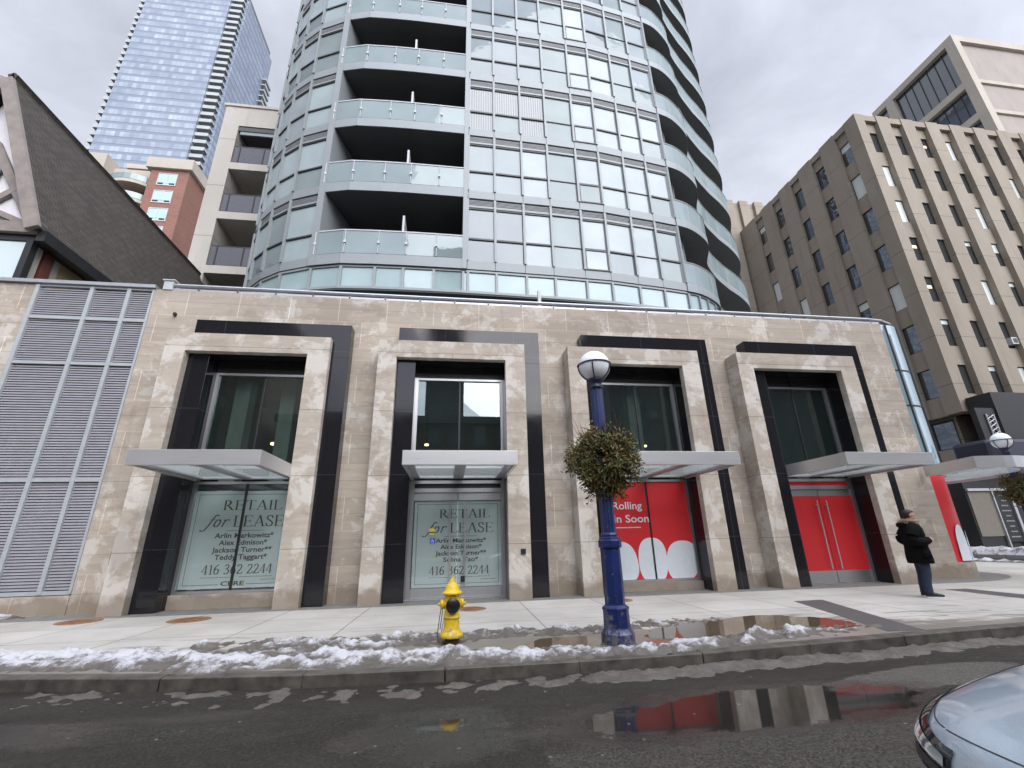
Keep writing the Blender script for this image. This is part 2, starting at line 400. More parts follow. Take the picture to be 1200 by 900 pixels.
M['black'] = plain('flat_black', (0.012, 0.012, 0.013), 0.6, var=0.2)
# tower
M['panel'] = plain('silver_spandrel_panel', (0.245, 0.268, 0.275), 0.5, 0.1, var=0.08, scale=0.8)
M['mull'] = plain('silver_mullion', (0.25, 0.27, 0.275), 0.5, 0.1, var=0.05)
M['opal'] = glass_panel('opal_spandrel_glass', (0.30, 0.39, 0.39), 0.04)
M['g_mid'] = glass_panel('grey_coated_glass', (0.16, 0.19, 0.195), 0.05)
M['g_left'] = glass_panel('west_glass_sky_tint', (0.30, 0.355, 0.355), 0.07)  # lighter copy of the coated glass; missing sky reflection put into its colour
M['g_dark'] = glass_panel('deep_coated_glass', (0.12, 0.14, 0.155), 0.05, glint=(0.92, 0.95, 0.98))
M['g_light'] = glass_panel('glass_over_blind', (0.27, 0.305, 0.31), 0.045)
M['g_green'] = glass_panel('dull_spandrel_glass', (0.20, 0.24, 0.235), 0.035)
def blinds():
    g = NT('glass_over_vertical_blinds')
    x, y, z = g.sep()
    wv = g.math('SINE', g.math('MULTIPLY', x, 62.0))
    c = g.mixc(g.ramp(wv, -0.2, 0.7), (0.09, 0.105, 0.12), (0.22, 0.24, 0.26))
    g.set('Base Color', c); g.set('Roughness', 0.05); g.set('IOR', 1.55)
    return g.m
M['g_blind'] = blinds()
M['grille'] = plain('vent_grille', (0.25, 0.255, 0.26), 0.6, 0.2, var=0.3, scale=3, sc=(1, 1, 30))
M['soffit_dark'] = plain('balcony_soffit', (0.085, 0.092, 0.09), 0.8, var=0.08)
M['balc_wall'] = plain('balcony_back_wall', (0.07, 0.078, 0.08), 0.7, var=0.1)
M['rail_glass'] = glass_panel('frosted_railing_glass', (0.20, 0.25, 0.25), 0.05)
M['rail_glass_clear'] = glass_clear('clear_railing_glass', (0.62, 0.72, 0.69), 1.7, 0.02)
M['white_post'] = plain('white_post', (0.46, 0.475, 0.485), 0.45, var=0.04)

# ---------------------------------------------------------------- mesh helpers
class MB:
    def __init__(s): s.v = []; s.f = []; s.mi = []; s.sm = []; s.cur = 0; s.smooth = False
    def add(s, vs, fs):
        o = len(s.v); s.v += [tuple(p) for p in vs]
        for f in fs: s.f.append([i + o for i in f]); s.mi.append(s.cur); s.sm.append(s.smooth)
        return s
    def box(s, x0, x1, y0, y1, z0, z1):
        return s.add([(x0, y0, z0), (x1, y0, z0), (x1, y1, z0), (x0, y1, z0), (x0, y0, z1), (x1, y0, z1), (x1, y1, z1), (x0, y1, z1)],
                     [(0, 3, 2, 1), (4, 5, 6, 7), (0, 1, 5, 4), (1, 2, 6, 5), (2, 3, 7, 6), (3, 0, 4, 7)])
    def prism(s, poly, z0, z1):
        """poly counter-clockwise seen from above"""
        n = len(poly)
        vs = [(p[0], p[1], z0) for p in poly] + [(p[0], p[1], z1) for p in poly]
        return s.add(vs, [list(range(n))[::-1], list(range(n, 2 * n))] + [(i, (i + 1) % n, (i + 1) % n + n, i + n) for i in range(n)])
    def slab(s, poly, n, depth):
        """polygon in space (list of 3D points) given thickness along -n"""
        k = len(poly); n = Vector(n).normalized()
        vs = [Vector(p) for p in poly] + [Vector(p) - n * depth for p in poly]
        return s.add(vs, [list(range(k)), list(range(k, 2 * k))[::-1]] + [((i + 1) % k, i, i + k, (i + 1) % k + k) for i in range(k)])
    def wallbox(s, a, b, out, t0, t1, z0, z1):
        """box along plan segment a-b, between offsets t0 (back) and t1 (front) along outward normal"""
        ax, ay = a; bx, by = b
        p = [(ax + out[0] * t0, ay + out[1] * t0), (ax + out[0] * t1, ay + out[1] * t1), (bx + out[0] * t1, by + out[1] * t1), (bx + out[0] * t0, by + out[1] * t0)]
        ar = sum(p[i][0] * p[(i + 1) % 4][1] - p[(i + 1) % 4][0] * p[i][1] for i in range(4))
        if ar < 0: p = p[::-1]
        return s.prism(p, z0, z1)
    def tube(s, p, q, r0, r1=None, n=10, caps=True):
        r1 = r0 if r1 is None else r1
        p, q = Vector(p), Vector(q); d = (q - p).normalized()
        a = d.orthogonal().normalized(); b = d.cross(a)
        vs = []
        for c, r in ((p, r0), (q, r1)):
            for i in range(n):
                t = 2 * math.pi * i / n; vs.append(c + (a * math.cos(t) + b * math.sin(t)) * r)
        fs = [(i, (i + 1) % n, (i + 1) % n + n, i + n) for i in range(n)]
        if caps: fs += [list(range(n))[::-1], list(range(n, 2 * n))]
        return s.add(vs, fs)
    def path(s, pts, r, n=6):
        for a, b in zip(pts[:-1], pts[1:]): s.tube(a, b, r, n=n)
        return s
    def lathe(s, prof, c, n=24, axis=(0, 0, 1), rot=0.0, capped=True):
        """prof: list of (radius, height)"""
        ax = Vector(axis).normalized()
        if abs(ax.z) > 0.99: a = Vector((1, 0, 0)); b = Vector((0, 1, 0))
        else: a = ax.orthogonal().normalized(); b = ax.cross(a)
        c = Vector(c); vs = []
        for r, h in prof:
            for i in range(n):
                t = 2 * math.pi * i / n + rot
                vs.append(c + ax * h + (a * math.cos(t) + b * math.sin(t)) * r)
        fs = []
        for j in range(len(prof) - 1):
            for i in range(n):
                k = (i + 1) % n
                fs.append((j * n + i, j * n + k, (j + 1) * n + k, (j + 1) * n + i))
        if capped: fs += [list(range(n))[::-1], list(range((len(prof) - 1) * n, len(prof) * n))]
        return s.add(vs, fs)
    def build(s, name, mats, parent=None, org=None, bevel=0.0):
        me = bpy.data.meshes.new(name)
        o = Vector(org) if org is not None else Vector((0, 0, 0))
        me.from_pydata([tuple(Vector(p) - o) for p in s.v], [], s.f)
        if not isinstance(mats, (list, tuple)): mats = [mats]
        for m in mats: me.materials.append(m)
        for p, i, sm in zip(me.polygons, s.mi, s.sm): p.material_index = i; p.use_smooth = sm
        me.update()
        ob = bpy.data.objects.new(name, me); COL.objects.link(ob)
        if parent is not None: ob.parent = parent
        elif org is not None: ob.location = o
        if bevel:
            md = ob.modifiers.new('bevel', 'BEVEL'); md.width = bevel; md.segments = 2; md.limit_method = 'ANGLE'; md.angle_limit = R(40)
        return ob

def thing(name, label, cat, loc=(0, 0, 0), rotz=0.0, group=None):
    o = bpy.data.objects.new(name, None); o.empty_display_size = 0.3; COL.objects.link(o)
    o.location = loc; o.rotation_euler = (0, 0, rotz)
    return tag(o, label, cat, group)
def tag(o, label, cat, group=None, kind=None):
    if label: o['label'] = label
    if cat: o['category'] = cat
    if group: o['group'] = group
    if kind: o['kind'] = kind
    return o
def structure(o): o['kind'] = 'structure'; return o
def dup(root, loc, label=None, rotz=None):
    r = root.copy(); COL.objects.link(r); r.location = loc
    if rotz is not None: r.rotation_euler = (0, 0, rotz)
    if label: r['label'] = label
    for ch in list(root.children):
        c = ch.copy(); COL.objects.link(c); c.parent = r
        for gch in list(ch.children):
            d = gch.copy(); COL.objects.link(d); d.parent = c
    return r
def to_mesh_obj(ob, name, mat, parent=None):
    dg = bpy.context.evaluated_depsgraph_get()
    me = bpy.data.meshes.new_from_object(ob.evaluated_get(dg))
    me.name = name; me.materials.clear(); me.materials.append(mat)
    mw = ob.matrix_world.copy(); bpy.data.objects.remove(ob)
    o = bpy.data.objects.new(name, me); COL.objects.link(o)
    if parent is not None: o.parent = parent
    return o
def catmull(pts, n, closed=False):
    P = [Vector(p) for p in pts]; out = []
    m = len(P); rng = m if closed else m - 1
    for i in range(rng):
        if closed: a, b, c, d = P[(i - 1) % m], P[i], P[(i + 1) % m], P[(i + 2) % m]
        else: a, b, c, d = P[max(i - 1, 0)], P[i], P[i + 1], P[min(i + 2, m - 1)]
        for k in range(n):
            t = k / n
            out.append(0.5 * ((2 * b) + (c - a) * t + (2 * a - 5 * b + 4 * c - d) * t * t + (3 * b - a - 3 * c + d) * t ** 3))
    if not closed: out.append(P[-1])
    return out
def lerp(a, b, t): return a + (b - a) * t
def interp(tab, x):
    if x <= tab[0][0]: return tab[0][1]
    for (a, va), (b, vb) in zip(tab[:-1], tab[1:]):
        if x <= b: return lerp(va, vb, (x - a) / (b - a))
    return tab[-1][1]

# ================================================================ GROUND
KERB = [(-60, -3.9), (-30, -4.1), (-8, -4.5), (-5, -4.8), (-2.9, -5.25), (-1, -5.5), (1, -5.56), (3, -5.54), (5.2, -5.35), (8.2, -5.1), (14, -4.85), (30, -4.7), (80, -4.6)]
def KY(x): return interp(KERB, x)
g = MB(); g.box(-600, 600, -600, 600, -0.5, -0.12)
structure(g.build('road', M['asphalt']))
def strip(fx, x0, x1, step, f_lo, f_hi, z, mat, name):
    m = MB(); xs = [x0 + i * step for i in range(int((x1 - x0) / step) + 1)]
    vs = []
    for x in xs: vs += [(x, f_lo(x), z), (x, f_hi(x), z)]
    m.add(vs, [(2 * i, 2 * i + 2, 2 * i + 3, 2 * i + 1) for i in range(len(xs) - 1)])
    return structure(m.build(name, mat))
CX = 23.0    # side-street kerb east of the shops
strip(None, -60, CX, 1.0, lambda x: KY(x) + 0.2, lambda x: 60.0, 0.0, M['walk'], 'sidewalk')
# kerb: a solid stone-like edge, with a fine gap each 3 m
m = MB(); x = -60.0
while x < CX:
    x2 = min(x + 3.0, CX); sub = [x + 0.006, (x + x2) / 2, x2 - 0.006]
    for a, b in zip(sub[:-1], sub[1:]):
        m.prism([(a, KY(a)), (b, KY(b)), (b, KY(b) + 0.205), (a, KY(a) + 0.205)], -0.3, 0.006)
    x = x2
structure(m.build('kerb', M['kerb'], bevel=0.012))
m = MB(); m.box(CX - 0.2, CX, KY(CX), 60, -0.3, 0.007); structure(m.build('side_kerb', M['kerb']))
m = MB(); m.box(27.4, 140, -4, 90, -0.3, 0.06); structure(m.build('far_sidewalk', M['walk']))
m = MB(); m.box(-160, 160, -60, -21.5, -0.3, 0.02); structure(m.build('opposite_sidewalk', M['walk']))
# grey stone apron along the foot of the shops and dark paving bands
m = MB()
ap = [(-40, -0.22), (13.0, -0.22)]
cx0, cy0 = 13.2, 2.6
arc = [(cx0 + 3.9 * math.cos(R(a)), cy0 + 2.85 * math.sin(R(a))) for a in range(-84, 30, 6)]
poly = ap + arc + [(14.0, 4.0), (-40, 4.0)]
m.prism(poly, -0.1, 0.004); structure(m.build('stone_apron', M['apron']))
m = MB()
m.prism([(6.07, -4.98), (6.60, -5.02), (7.68, -1.98), (7.02, -2.02)], -0.05, 0.005)
m.prism([(11.05, -4.7), (11.75, -4.65), (12.0, -1.32), (11.45, -1.32)], -0.05, 0.005)
m.prism([(15.6, -4.5), (16.3, -4.5), (16.6, -1.4), (16.0, -1.4)], -0.05, 0.005)
structure(m.build('paving_bands', M['granite_floor']))

def blob(name, pts, z, mat, seed, amp=0.10, n=10, freq=2.3):
    c = catmull([(p[0], p[1], 0) for p in pts], n, True)
    cen = sum(c, Vector()) / len(c); out = []
    for q in c:
        d = (q - cen); k = 1 + amp * mnoise.noise(Vector((q.x * freq, q.y * freq, seed))) + amp * 0.6 * mnoise.noise(Vector((q.x * freq * 3.3, q.y * freq * 3.3, seed + 9)))
        out.append(cen + d * k)
    mm = MB(); mm.add([(q.x, q.y, z) for q in out], [list(range(len(out)))])
    return structure(mm.build(name, mat))
blob('muddy_puddle', [(2.75, -4.35), (3.4, -3.85), (4.3, -3.55), (5.3, -3.35), (6.0, -3.75), (6.2, -4.4), (5.6, -4.6), (4.6, -4.55), (3.6, -4.75), (2.9, -4.7)], 0.0045, M['puddle_brown'], 7.0, 0.10)
blob('muddy_puddle', [(0.9, -4.7), (1.4, -4.25), (2.0, -4.3), (2.1, -4.8), (1.6, -5.0), (1.1, -4.95)], 0.0045, M['puddle_brown'], 8.0, 0.14)

# snow: height fields that sink under the pavement where no snow lies
def heap(name, x0, x1, y0f, y1f, dx, dy, hfun, base, mat, label, cat):
    xs = [x0 + i * dx for i in range(int((x1 - x0) / dx) + 1)]; ny = int(round((y1f - y0f) / dy))
    vs = []; keep = []
    for x in xs:
        for j in range(ny + 1):
            o = y0f + j * dy; y = KY(x) + o; h = hfun(x, o)
            vs.append((x, y, base + h)); keep.append(h > -0.012)
    fs = []
    for i in range(len(xs) - 1):
        for j in range(ny):
            q = (i * (ny + 1) + j, (i + 1) * (ny + 1) + j, (i + 1) * (ny + 1) + j + 1, i * (ny + 1) + j + 1)
            if any(keep[k] for k in q): fs.append(q)
    m = MB(); m.smooth = True; m.add(vs, fs); ob = m.build(name, mat)
    return tag(ob, label, cat, kind='stuff')
def fbm(x, y, s, z=0.0): return mnoise.fractal(Vector((x * s, y * s, z)), 0.8, 2.0, 6)
def hA(x, o):   # ridge on the pavement beside the kerb
    wid = interp([(-14, 0.50), (-6, 0.50), (-3, 0.48), (-1, 0.36), (2, 0.26), (3.0, 0.26), (5.3, 0.30), (6.6, 0.18)], x)
    cen = interp([(-14, 0.72), (-6, 0.76), (-3, 0.70), (-1, 0.50), (1.5, 0.38), (2.9, 0.34), (4, 0.50), (5.5, 0.62), (6.6, 0.6)], x)
    H = interp([(-14, 0.10), (-4, 0.11), (-1, 0.10), (2, 0.085), (5, 0.06), (6.2, 0.02), (7, -0.05)], x)
    d = abs(o - cen + 0.16 * fbm(x, 2.0, 1.3)) / wid
    if H <= 0.004: return -0.1
    return H * (1 - min(d, 3) ** 2.2) + 0.10 * max(0, 1 - d) * fbm(x, o * 1.4, 2.6) + 0.035 * fbm(x, o, 7, 3.0) - 0.018
def hB(x, o):   # thin broken ridge further from the kerb
    cen = interp([(-3, 1.35), (-1, 1.5), (0.5, 1.85), (2, 1.75), (4, 1.95), (6, 1.9)], x)
    wid = interp([(-4, 0.55), (-1, 0.55), (0.5, 0.42), (2, 0.34), (4.5, 0.26)], x)
    H = interp([(-4.2, -0.05), (-3, 0.05), (-1, 0.085), (1, 0.06), (2.4, 0.07), (3.6, 0.05), (4.6, 0.0), (5.5, -0.06)], x)
    d = abs(o - cen + 0.2 * fbm(x, 5.0, 1.1)) / wid
    if H <= 0.004: return -0.1
    return H * (1 - min(d, 3) ** 2) + 0.10 * max(0, 1 - d) * fbm(x, o * 1.4, 2.6, 4.0) + 0.04 * fbm(x, o, 8, 7.0) - 0.03
def hG(x, o):   # slush in the gutter
    H = interp([(-14, 0.005), (-3, 0.006), (-0.5, 0.008), (1, 0.02), (2.5, 0.05), (6, 0.045), (9, 0.03), (14, 0.02)], x)
    d = abs(o + 0.20 + 0.09 * fbm(x, 1.0, 1.6)) / 0.22
    return H * (1 - min(d, 3) ** 2) + 0.035 * fbm(x, o, 4.5, 5.0) - 0.012
heap('snow_bank', -14, 7.0, 0.03, 1.6, 0.04, 0.035, hA, 0.0, M['snow'], 'dirty white snow bank piled along the kerb of the sidewalk', 'snow')
heap('snow_bank', -4.2, 5.6, 0.7, 2.5, 0.045, 0.04, hB, 0.0, M['snow'], 'thin broken snow ridge on the wet sidewalk behind the hydrant', 'snow')
heap('gutter_slush', -14, 14, -0.62, -0.01, 0.045, 0.035, hG, -0.12, M['slush'], 'grey slush lying in the gutter below the kerb', 'slush')
def lump(name, cx, cy, z, L, W, H, rot, label, seed, mat):
    m = MB(); m.smooth = True; nx, ny = int(max(16, min(90, L / 0.08))), 14; vs = []
    for i in range(nx + 1):
        for j in range(ny + 1):
            a, b = -1 + 2 * i / nx, -1 + 2 * j / ny
            h = H * (1 - abs(a) ** 3 - b * b) + H * 0.5 * fbm(a * L, b * W, 1.6, seed) - 0.01
            px, py = a * L / 2, b * W / 2
            vs.append((cx + px * math.cos(rot) - py * math.sin(rot), cy + px * math.sin(rot) + py * math.cos(rot), z + h))
    m.add(vs, [(i * (ny + 1) + j, (i + 1) * (ny + 1) + j, (i + 1) * (ny + 1) + j + 1, i * (ny + 1) + j + 1) for i in range(nx) for j in range(ny)])
    return tag(m.build(name, mat), label, 'snow', kind='stuff')
lump('snow_patch', -9.6, 0.25, 0.0, 2.0, 0.6, 0.10, 0.05, 'white snow patch at the foot of the louvre wall', 2.0, M['snow'])
lump('snow_patch', 22.5, 10.0, 0.0, 12.0, 0.7, 0.16, R(90), 'thin white snow strip along the near kerb of the side street', 4.0, M['snow'])
lump('snow_bank', 28.1, 12.0, 0.06, 26.0, 1.1, 0.34, R(90), 'snow bank in front of the dark storefront across the side street', 6.0, M['snow'])

# manhole covers set in the pavement
def cover(x, y, r, label, grp=None, rust=True, z0=0.0):
    m = MB(); m.lathe([(r, -0.02), (r, 0.007), (r - 0.012, 0.011), (r - 0.05, 0.011), (r - 0.055, 0.008), (0.02, 0.008)], (0, 0, 0), 36)
    for k in range(6):
        rr = (r - 0.08) * (k + 1) / 7
        m.lathe([(rr - 0.008, 0.0075), (rr - 0.008, 0.0115), (rr + 0.008, 0.0115), (rr + 0.008, 0.0075)], (0, 0, 0), 30, capped=False)
    m.v = [(a + x, b + y, c + z0) for a, b, c in m.v]
    o = m.build('manhole_cover', M['rust'] if rust else M['iron'], org=(x, y, z0)); return tag(o, label, 'manhole cover', grp)
M['rust'] = plain('rusty_iron', (0.24, 0.125, 0.06), 0.75, 0.2, var=0.45, scale=12, bump=0.2)
M['iron'] = plain('dark_cast_iron', (0.022, 0.02, 0.018), 0.75, 0.0, var=0.4, scale=12, bump=0.2)
cover(-9.0, 0.0 - 0.42, 0.36, 'rusty round manhole cover below the louvre wall, leftmost on the sidewalk')
cover(-7.0, -0.55, 0.36, 'rusty round manhole cover before the stone pier between louvres and first shop window')
cover(-4.85, -0.95, 0.36, 'rusty round manhole cover in front of the first lease poster window')
cover(0.50, -1.11, 0.30, 'brown manhole cover behind the yellow hydrant before the shop door')
cover(3.75, -0.78, 0.30, 'brown manhole cover in the sidewalk beside the blue lamp post')
cover(0.12, -7.62, 0.115, 'small dark valve cover in the wet road', rust=False, z0=-0.125)
m = MB(); m.box(2.62, 2.98, -5.12, -4.78, -0.05, 0.012)
M['redplate'] = plain('red_brown_brick_paver', (0.22, 0.075, 0.045), 0.6, var=0.3, scale=20)
tag(m.build('paver_plate', M['redplate'], org=(2.8, -4.95, 0)), 'small red brick plate set in the ground beside the lamp base', 'ground plate')

# ================================================================ STONE SHOP BUILDING
SB = thing('shop_building', 'low limestone shop building with four projecting portals trimmed in black granite', 'building')
W0 = 0.579; OL = [-7.10 + 5.15 * i for i in range(4)]
TOPZ = 7.95
holes = [(o + 0.95, o + 3.40) for o in OL]
m = MB()
xs = -8.05
for a, b in holes:
    m.box(xs, a, W0, 0.98, 0, TOPZ); xs = b
m.box(xs, 14.33, W0, 0.98, 0, TOPZ)
for a, b in holes: m.box(a, b, W0 + 0.0, 0.98, 5.97, TOPZ)
m.box(-12.4, -10.86, W0, 0.98, 0, TOPZ)          # stone strip left of the louvres
m.box(-10.86, -8.05, W0 - 0.02, 0.98, 0, 0.385)
m.build('wall', M['stone'], SB)
m = MB(); m.box(-10.86, 14.2, 0.985, 1.0, 7.5, 7.9)
m.box(-10.86, 15.0, 1.0, 22, 7.6, 7.72)
m.box(15.2, 15.3, 5, 22, 0, 7.72)
m.build('flat_roof', M['soffit_dark'], SB)
# interior: one dim room behind the show windows
m = MB(); m.box(-8.0, 14.2, 0.985, 6.5, -0.06, 0.02); m.box(-8.0, 14.2, 6.5, 6.6, 0, 7.5); m.box(-8.1, -8.0, 0.985, 6.6, 0, 7.5); m.box(14.2, 14.28, 0.985, 6.6, 0, 7.5)
m.box(-8.0, 14.2, 0.985, 6.5, 6.3, 6.4)
for o in OL[1:]: m.box(o - 0.9, o - 0.7, 0.985, 6.5, 0.02, 6.3)
m.build('interior', M['interior'], SB)
m = MB()
for x, y in ((-5.85, 1.25), (-4.75, 1.5), (5.35, 1.3), (6.6, 1.25), (10.55, 1.3), (11.75, 1.25)): m.box(x, x + 0.38, y, y + 0.4, 0.02, 6.3)
m.build('interior_column', M['interior_col'], SB)
for x, wd in ((-5.25, 0.30), (-0.75, 0.13), (6.51, 0.16), (12.6, 0.18)):
    m = MB(); m.lathe([(wd * 0.5, 0), (wd * 0.5, 0.05)], (x, 3.0, 4.18), 20); m.build('ceiling_lamp', M['lamp_on'], SB)
    m = MB(); m.tube((x, 3.0, 4.23), (x, 3.0, 6.3), 0.01); m.build('lamp_cord', M['black'], SB)
# roof edge rail
m = MB()
pts = [(x, 0.60, 8.10) for x in (-7.65, -3, 2, 7, 12, 13.9)] + [(14.5, 0.66, 8.10), (15.0, 0.84, 8.10), (15.38, 1.12, 8.10)]
m.path(pts, 0.055, 8)
m.box(-7.65, 14.33, 0.60, 0.66, 7.95, 8.02)
for i in range(22): m.box(-7.0 + i, -6.96 + i, 0.60, 0.64, 7.95, 8.08)
m.build('coping_rail', M['alu'], SB)
m = MB(); m.box(-7.86, -7.62, 0.55, 0.85, 7.95, 8.22); m.box(-7.9, -7.58, 0.52, 0.88, 8.22, 8.25)
m.build('roof_vent', M['white_post'], SB)
m = MB(); m.box(2.62, 2.72, 0.9, 1.0, 7.6, 8.75); m.build('rail_post', M['white_post'], SB)

# louvre screen
m = MB()
ver = [-10.83, -9.55, -8.66, -8.05]; hor = [0.44, 2.84, 5.74, 6.99, 7.93]
for a, b in zip(ver[:-1], ver[1:]):
    z = 0.50
    while z < 7.86:
        m.add([(a, 0.600, z), (b, 0.600, z), (b, 0.615, z + 0.046), (a, 0.615, z + 0.046), (a, 0.67, z + 0.060), (b, 0.67, z + 0.060)],
              [(0, 1, 2, 3), (3, 2, 5, 4)])
        z += 0.064
lv = m.build('louver_screen', M['louver'], SB)
m = MB()
for x in ver: m.box(x - 0.045, x + 0.045 if x < -8.1 else x + 0.01, 0.55, 0.66, 0.42, 7.93)
m.build('louver_mullion', M['louver_frame'], lv)
m = MB()
for z in hor: m.box(-10.83, -8.06, 0.565, 0.665, z - 0.04, z + 0.04)
m.build('louver_rail', M['louver_frame'], lv)
m = MB(); m.box(-10.83, -8.05, 0.76, 0.8, 0.42, 7.9); m.build('louver_backing', M['black'], lv)
m = MB(); m.box(-12.4, -8.02, 0.50, 0.75, 7.955, 8.05); m.build('louver_coping', M['alu'], SB)

def portal(i):
    o = OL[i]; il, ir, orr = o + 0.48, o + 3.38, o + 3.92
    m = MB()
    m.box(o, il, 0, W0 - 0.003, 0, 6.44)
    m.box(ir, orr, 0, 0.20, 0, 6.44)
    m.box(il, ir, 0, 0.20, 5.95, 6.44)
    p = m.build('stone_portal', M['stone_frame'], SB, bevel=0.006)
    m = MB()
    m.box(il + 0.003, o + 0.97, 0.203, 0.90, 0, 5.953)
    m.box(ir + 0.003, o + 4.37, 0.203, 0.90, 0, 5.953)
    m.box(o + 0.483, o + 4.37, 0.203, 0.90, 5.953, 6.91)
    m.build('granite_frame', M['granite'], p, bevel=0.004)
    return p
P = [portal(i) for i in range(4)]
GY = 0.76
def show_window(i, z0, z1, name='display_window', glass='clear'):
    o = OL[i]; a, b = o + 0.97, o + 3.38; c = (a + b) / 2
    m = MB()
    m.box(a, a + 0.07, 0.70, 0.82, z0, z1); m.box(b - 0.07, b, 0.70, 0.82, z0, z1)
    m.box(a + 0.07, b - 0.07, 0.70, 0.82, z1 - 0.06, z1); m.box(a + 0.07, b - 0.07, 0.70, 0.82, z0, z0 + 0.06)
    f = m.build(name, M['steel'], SB)
    m = MB(); m.box(a + 0.07, b - 0.07, GY, GY + 0.012, z0 + 0.06, z1 - 0.06); m.build('glass_pane', M[glass], f)
    m = MB(); m.box(c - 0.022, c + 0.022, 0.735, 0.80, z0 + 0.06, z1 - 0.06); m.build('mullion', M['dark_metal'], f)
    return f
for i in range(4):
    o = OL[i]; a, b = o + 0.97, o + 3.38; c = (a + b) / 2
    f = show_window(i, 3.12, 5.62)
    m = MB(); m.box(a, b, 0.72, 0.86, 5.625, 5.95); m.box(a, b, 0.70, 0.72, 5.70, 5.73); m.box(c - 0.03, c + 0.03, 0.69, 0.72, 5.63, 5.95)
    m.build('transom_panel', M['dark_metal'], f)
# lower openings
for i in (0, 2):
    o = OL[i]; a, b = o + 0.97, o + 3.38
    zs = 0.30 if i == 0 else 0.20
    m = MB(); m.box(a, b, 0.60, 0.90, 0, zs); m.build('window_sill', M['stone_frame'], SB, bevel=0.006)
    f = show_window(i, zs + 0.003, 2.80, 'display_window', 'clear_low')
    if i == 0:
        m = MB(); m.box(a + 0.07, b - 0.07, 0.80, 0.84, 2.60, 2.74); m.build('transom_panel', M['dark_metal'], f)
o = OL[1]; a, b = o + 0.97, o + 3.38; c = (a + b) / 2
def door_frame(o, zt, zl, mat):
    a, b = o + 0.97, o + 3.38
    m = MB(); m.box(a, a + 0.09, 0.68, 0.84, 0.012, 2.80); m.box(b - 0.09, b, 0.68, 0.84, 0.012, 2.80)
    m.box(a + 0.09, b - 0.09, 0.68, 0.84, 2.72, 2.80); m.box(a + 0.09, b - 0.09, 0.68, 0.84, zl, zt); m.box(a, b, 0.60, 0.9, 0.0, 0.012)
    return m.build('door_frame', M['steel'], SB)
df = door_frame(o, 2.60, 2.50, None)
m = MB(); m.box(a + 0.09, b - 0.09, 0.76, 0.775, 2.60, 2.72); m.build('transom_pane', M['dark_metal'], df)
for s in (0, 1):
    x0, x1 = (a + 0.095, c - 0.008) if s == 0 else (c + 0.008, b - 0.095)
    m = MB(); m.box(x0, x1, 0.735, 0.785, 0.02, 0.24); m.box(x0, x1, 0.735, 0.785, 2.30, 2.495)
    d = m.build('door_leaf', M['steel'], SB)
    m = MB(); m.box(x0 + 0.002, x1 - 0.002, 0.752, 0.766, 0.24, 2.30); m.build('glass_pane', M['clear_low'], d)
    hx = c - 0.19 if s == 0 else c + 0.19
    m = MB(); m.box(hx - 0.022, hx + 0.022, 0.715, 0.733, 0.26, 2.28); m.build('pull_bar', M['steel'], d)
    if s:
        m = MB(); m.box(hx - 0.09, hx + 0.01, 0.70, 0.735, 0.36, 0.50); m.tube((hx - 0.04, 0.695, 0.43), (hx - 0.04, 0.70, 0.43), 0.025); m.build('lock', M['black'], d)
o = OL[3]; a, b = o + 0.97, o + 3.38; c = (a + b) / 2 + 0.06
df = door_frame(o, 2.60, 2.50, None)
m = MB(); m.box(a + 0.09, b - 0.09, 0.75, 0.775, 2.60, 2.72); m.build('transom_pane', M['red'], df)
for s in (0, 1):
    x0, x1 = (a + 0.095, c - 0.008) if s == 0 else (c + 0.008, b - 0.095)
    m = MB(); m.box(x0, x1, 0.735, 0.785, 0.32, 2.31)
    d = m.build('door_leaf', M['red'], SB)
    d['label'] = 'red door leaf'
    m = MB(); m.box(x0, x1, 0.728, 0.79, 0.02, 0.32); m.build('kick_plate', M['steel'], d)
    m = MB(); m.box(x0, x1, 0.730, 0.79, 2.31, 2.495); m.build('top_rail', M['steel'], d)
    hx = c - 0.15 if s == 0 else c + 0.15
    m = MB(); m.tube((hx, 0.66, 0.36), (hx, 0.66, 2.18), 0.014, n=10)
    for zz in (0.46, 2.06): m.tube((hx, 0.66, zz), (hx, 0.74, zz), 0.012)
    m.build('pull_bar', M['white_post'], d)

def canopy(i):
    o = OL[i]; a, b = o + 0.97, o + 3.38; z0, z1 = 2.815, 3.115
    m = MB(); t = 0.07
    m.box(a, b, -1.80, -1.80 + t, z0, z1)
    m.box(a, a + t, -1.80 + t, 0.70, z0, z1); m.box(b - t, b, -1.80 + t, 0.70, z0, z1)
    p = m.build('entrance_canopy', M['canopy'], SB, bevel=0.004)
    m = MB(); c = (a + b) / 2
    for (x0, x1) in ((a + 0.22, c - 0.12), (c + 0.12, b - 0.22)): m.box(x0, x1, -1.55, 0.62, z0 + 0.05, z0 + 0.065)
    m.build('soffit_panel', M['soffit'], p)
    m = MB(); m.box(c - 0.12, c + 0.12, -1.73, 0.70, z0 + 0.03, z0 + 0.12); m.box(a + t, b - t, -1.73, -1.55, z0 + 0.035, z0 + 0.10)
    m.box(a + t, a + 0.22, -1.55, 0.70, z0 + 0.035, z0 + 0.10); m.box(b - 0.22, b - t, -1.55, 0.70, z0 + 0.035, z0 + 0.10); m.box(a + 0.22, b - 0.22, 0.62, 0.70, z0 + 0.035, z0 + 0.1)
    m.build('soffit_beam', M['alu'], p)
    return p
for i in range(4): canopy(i)
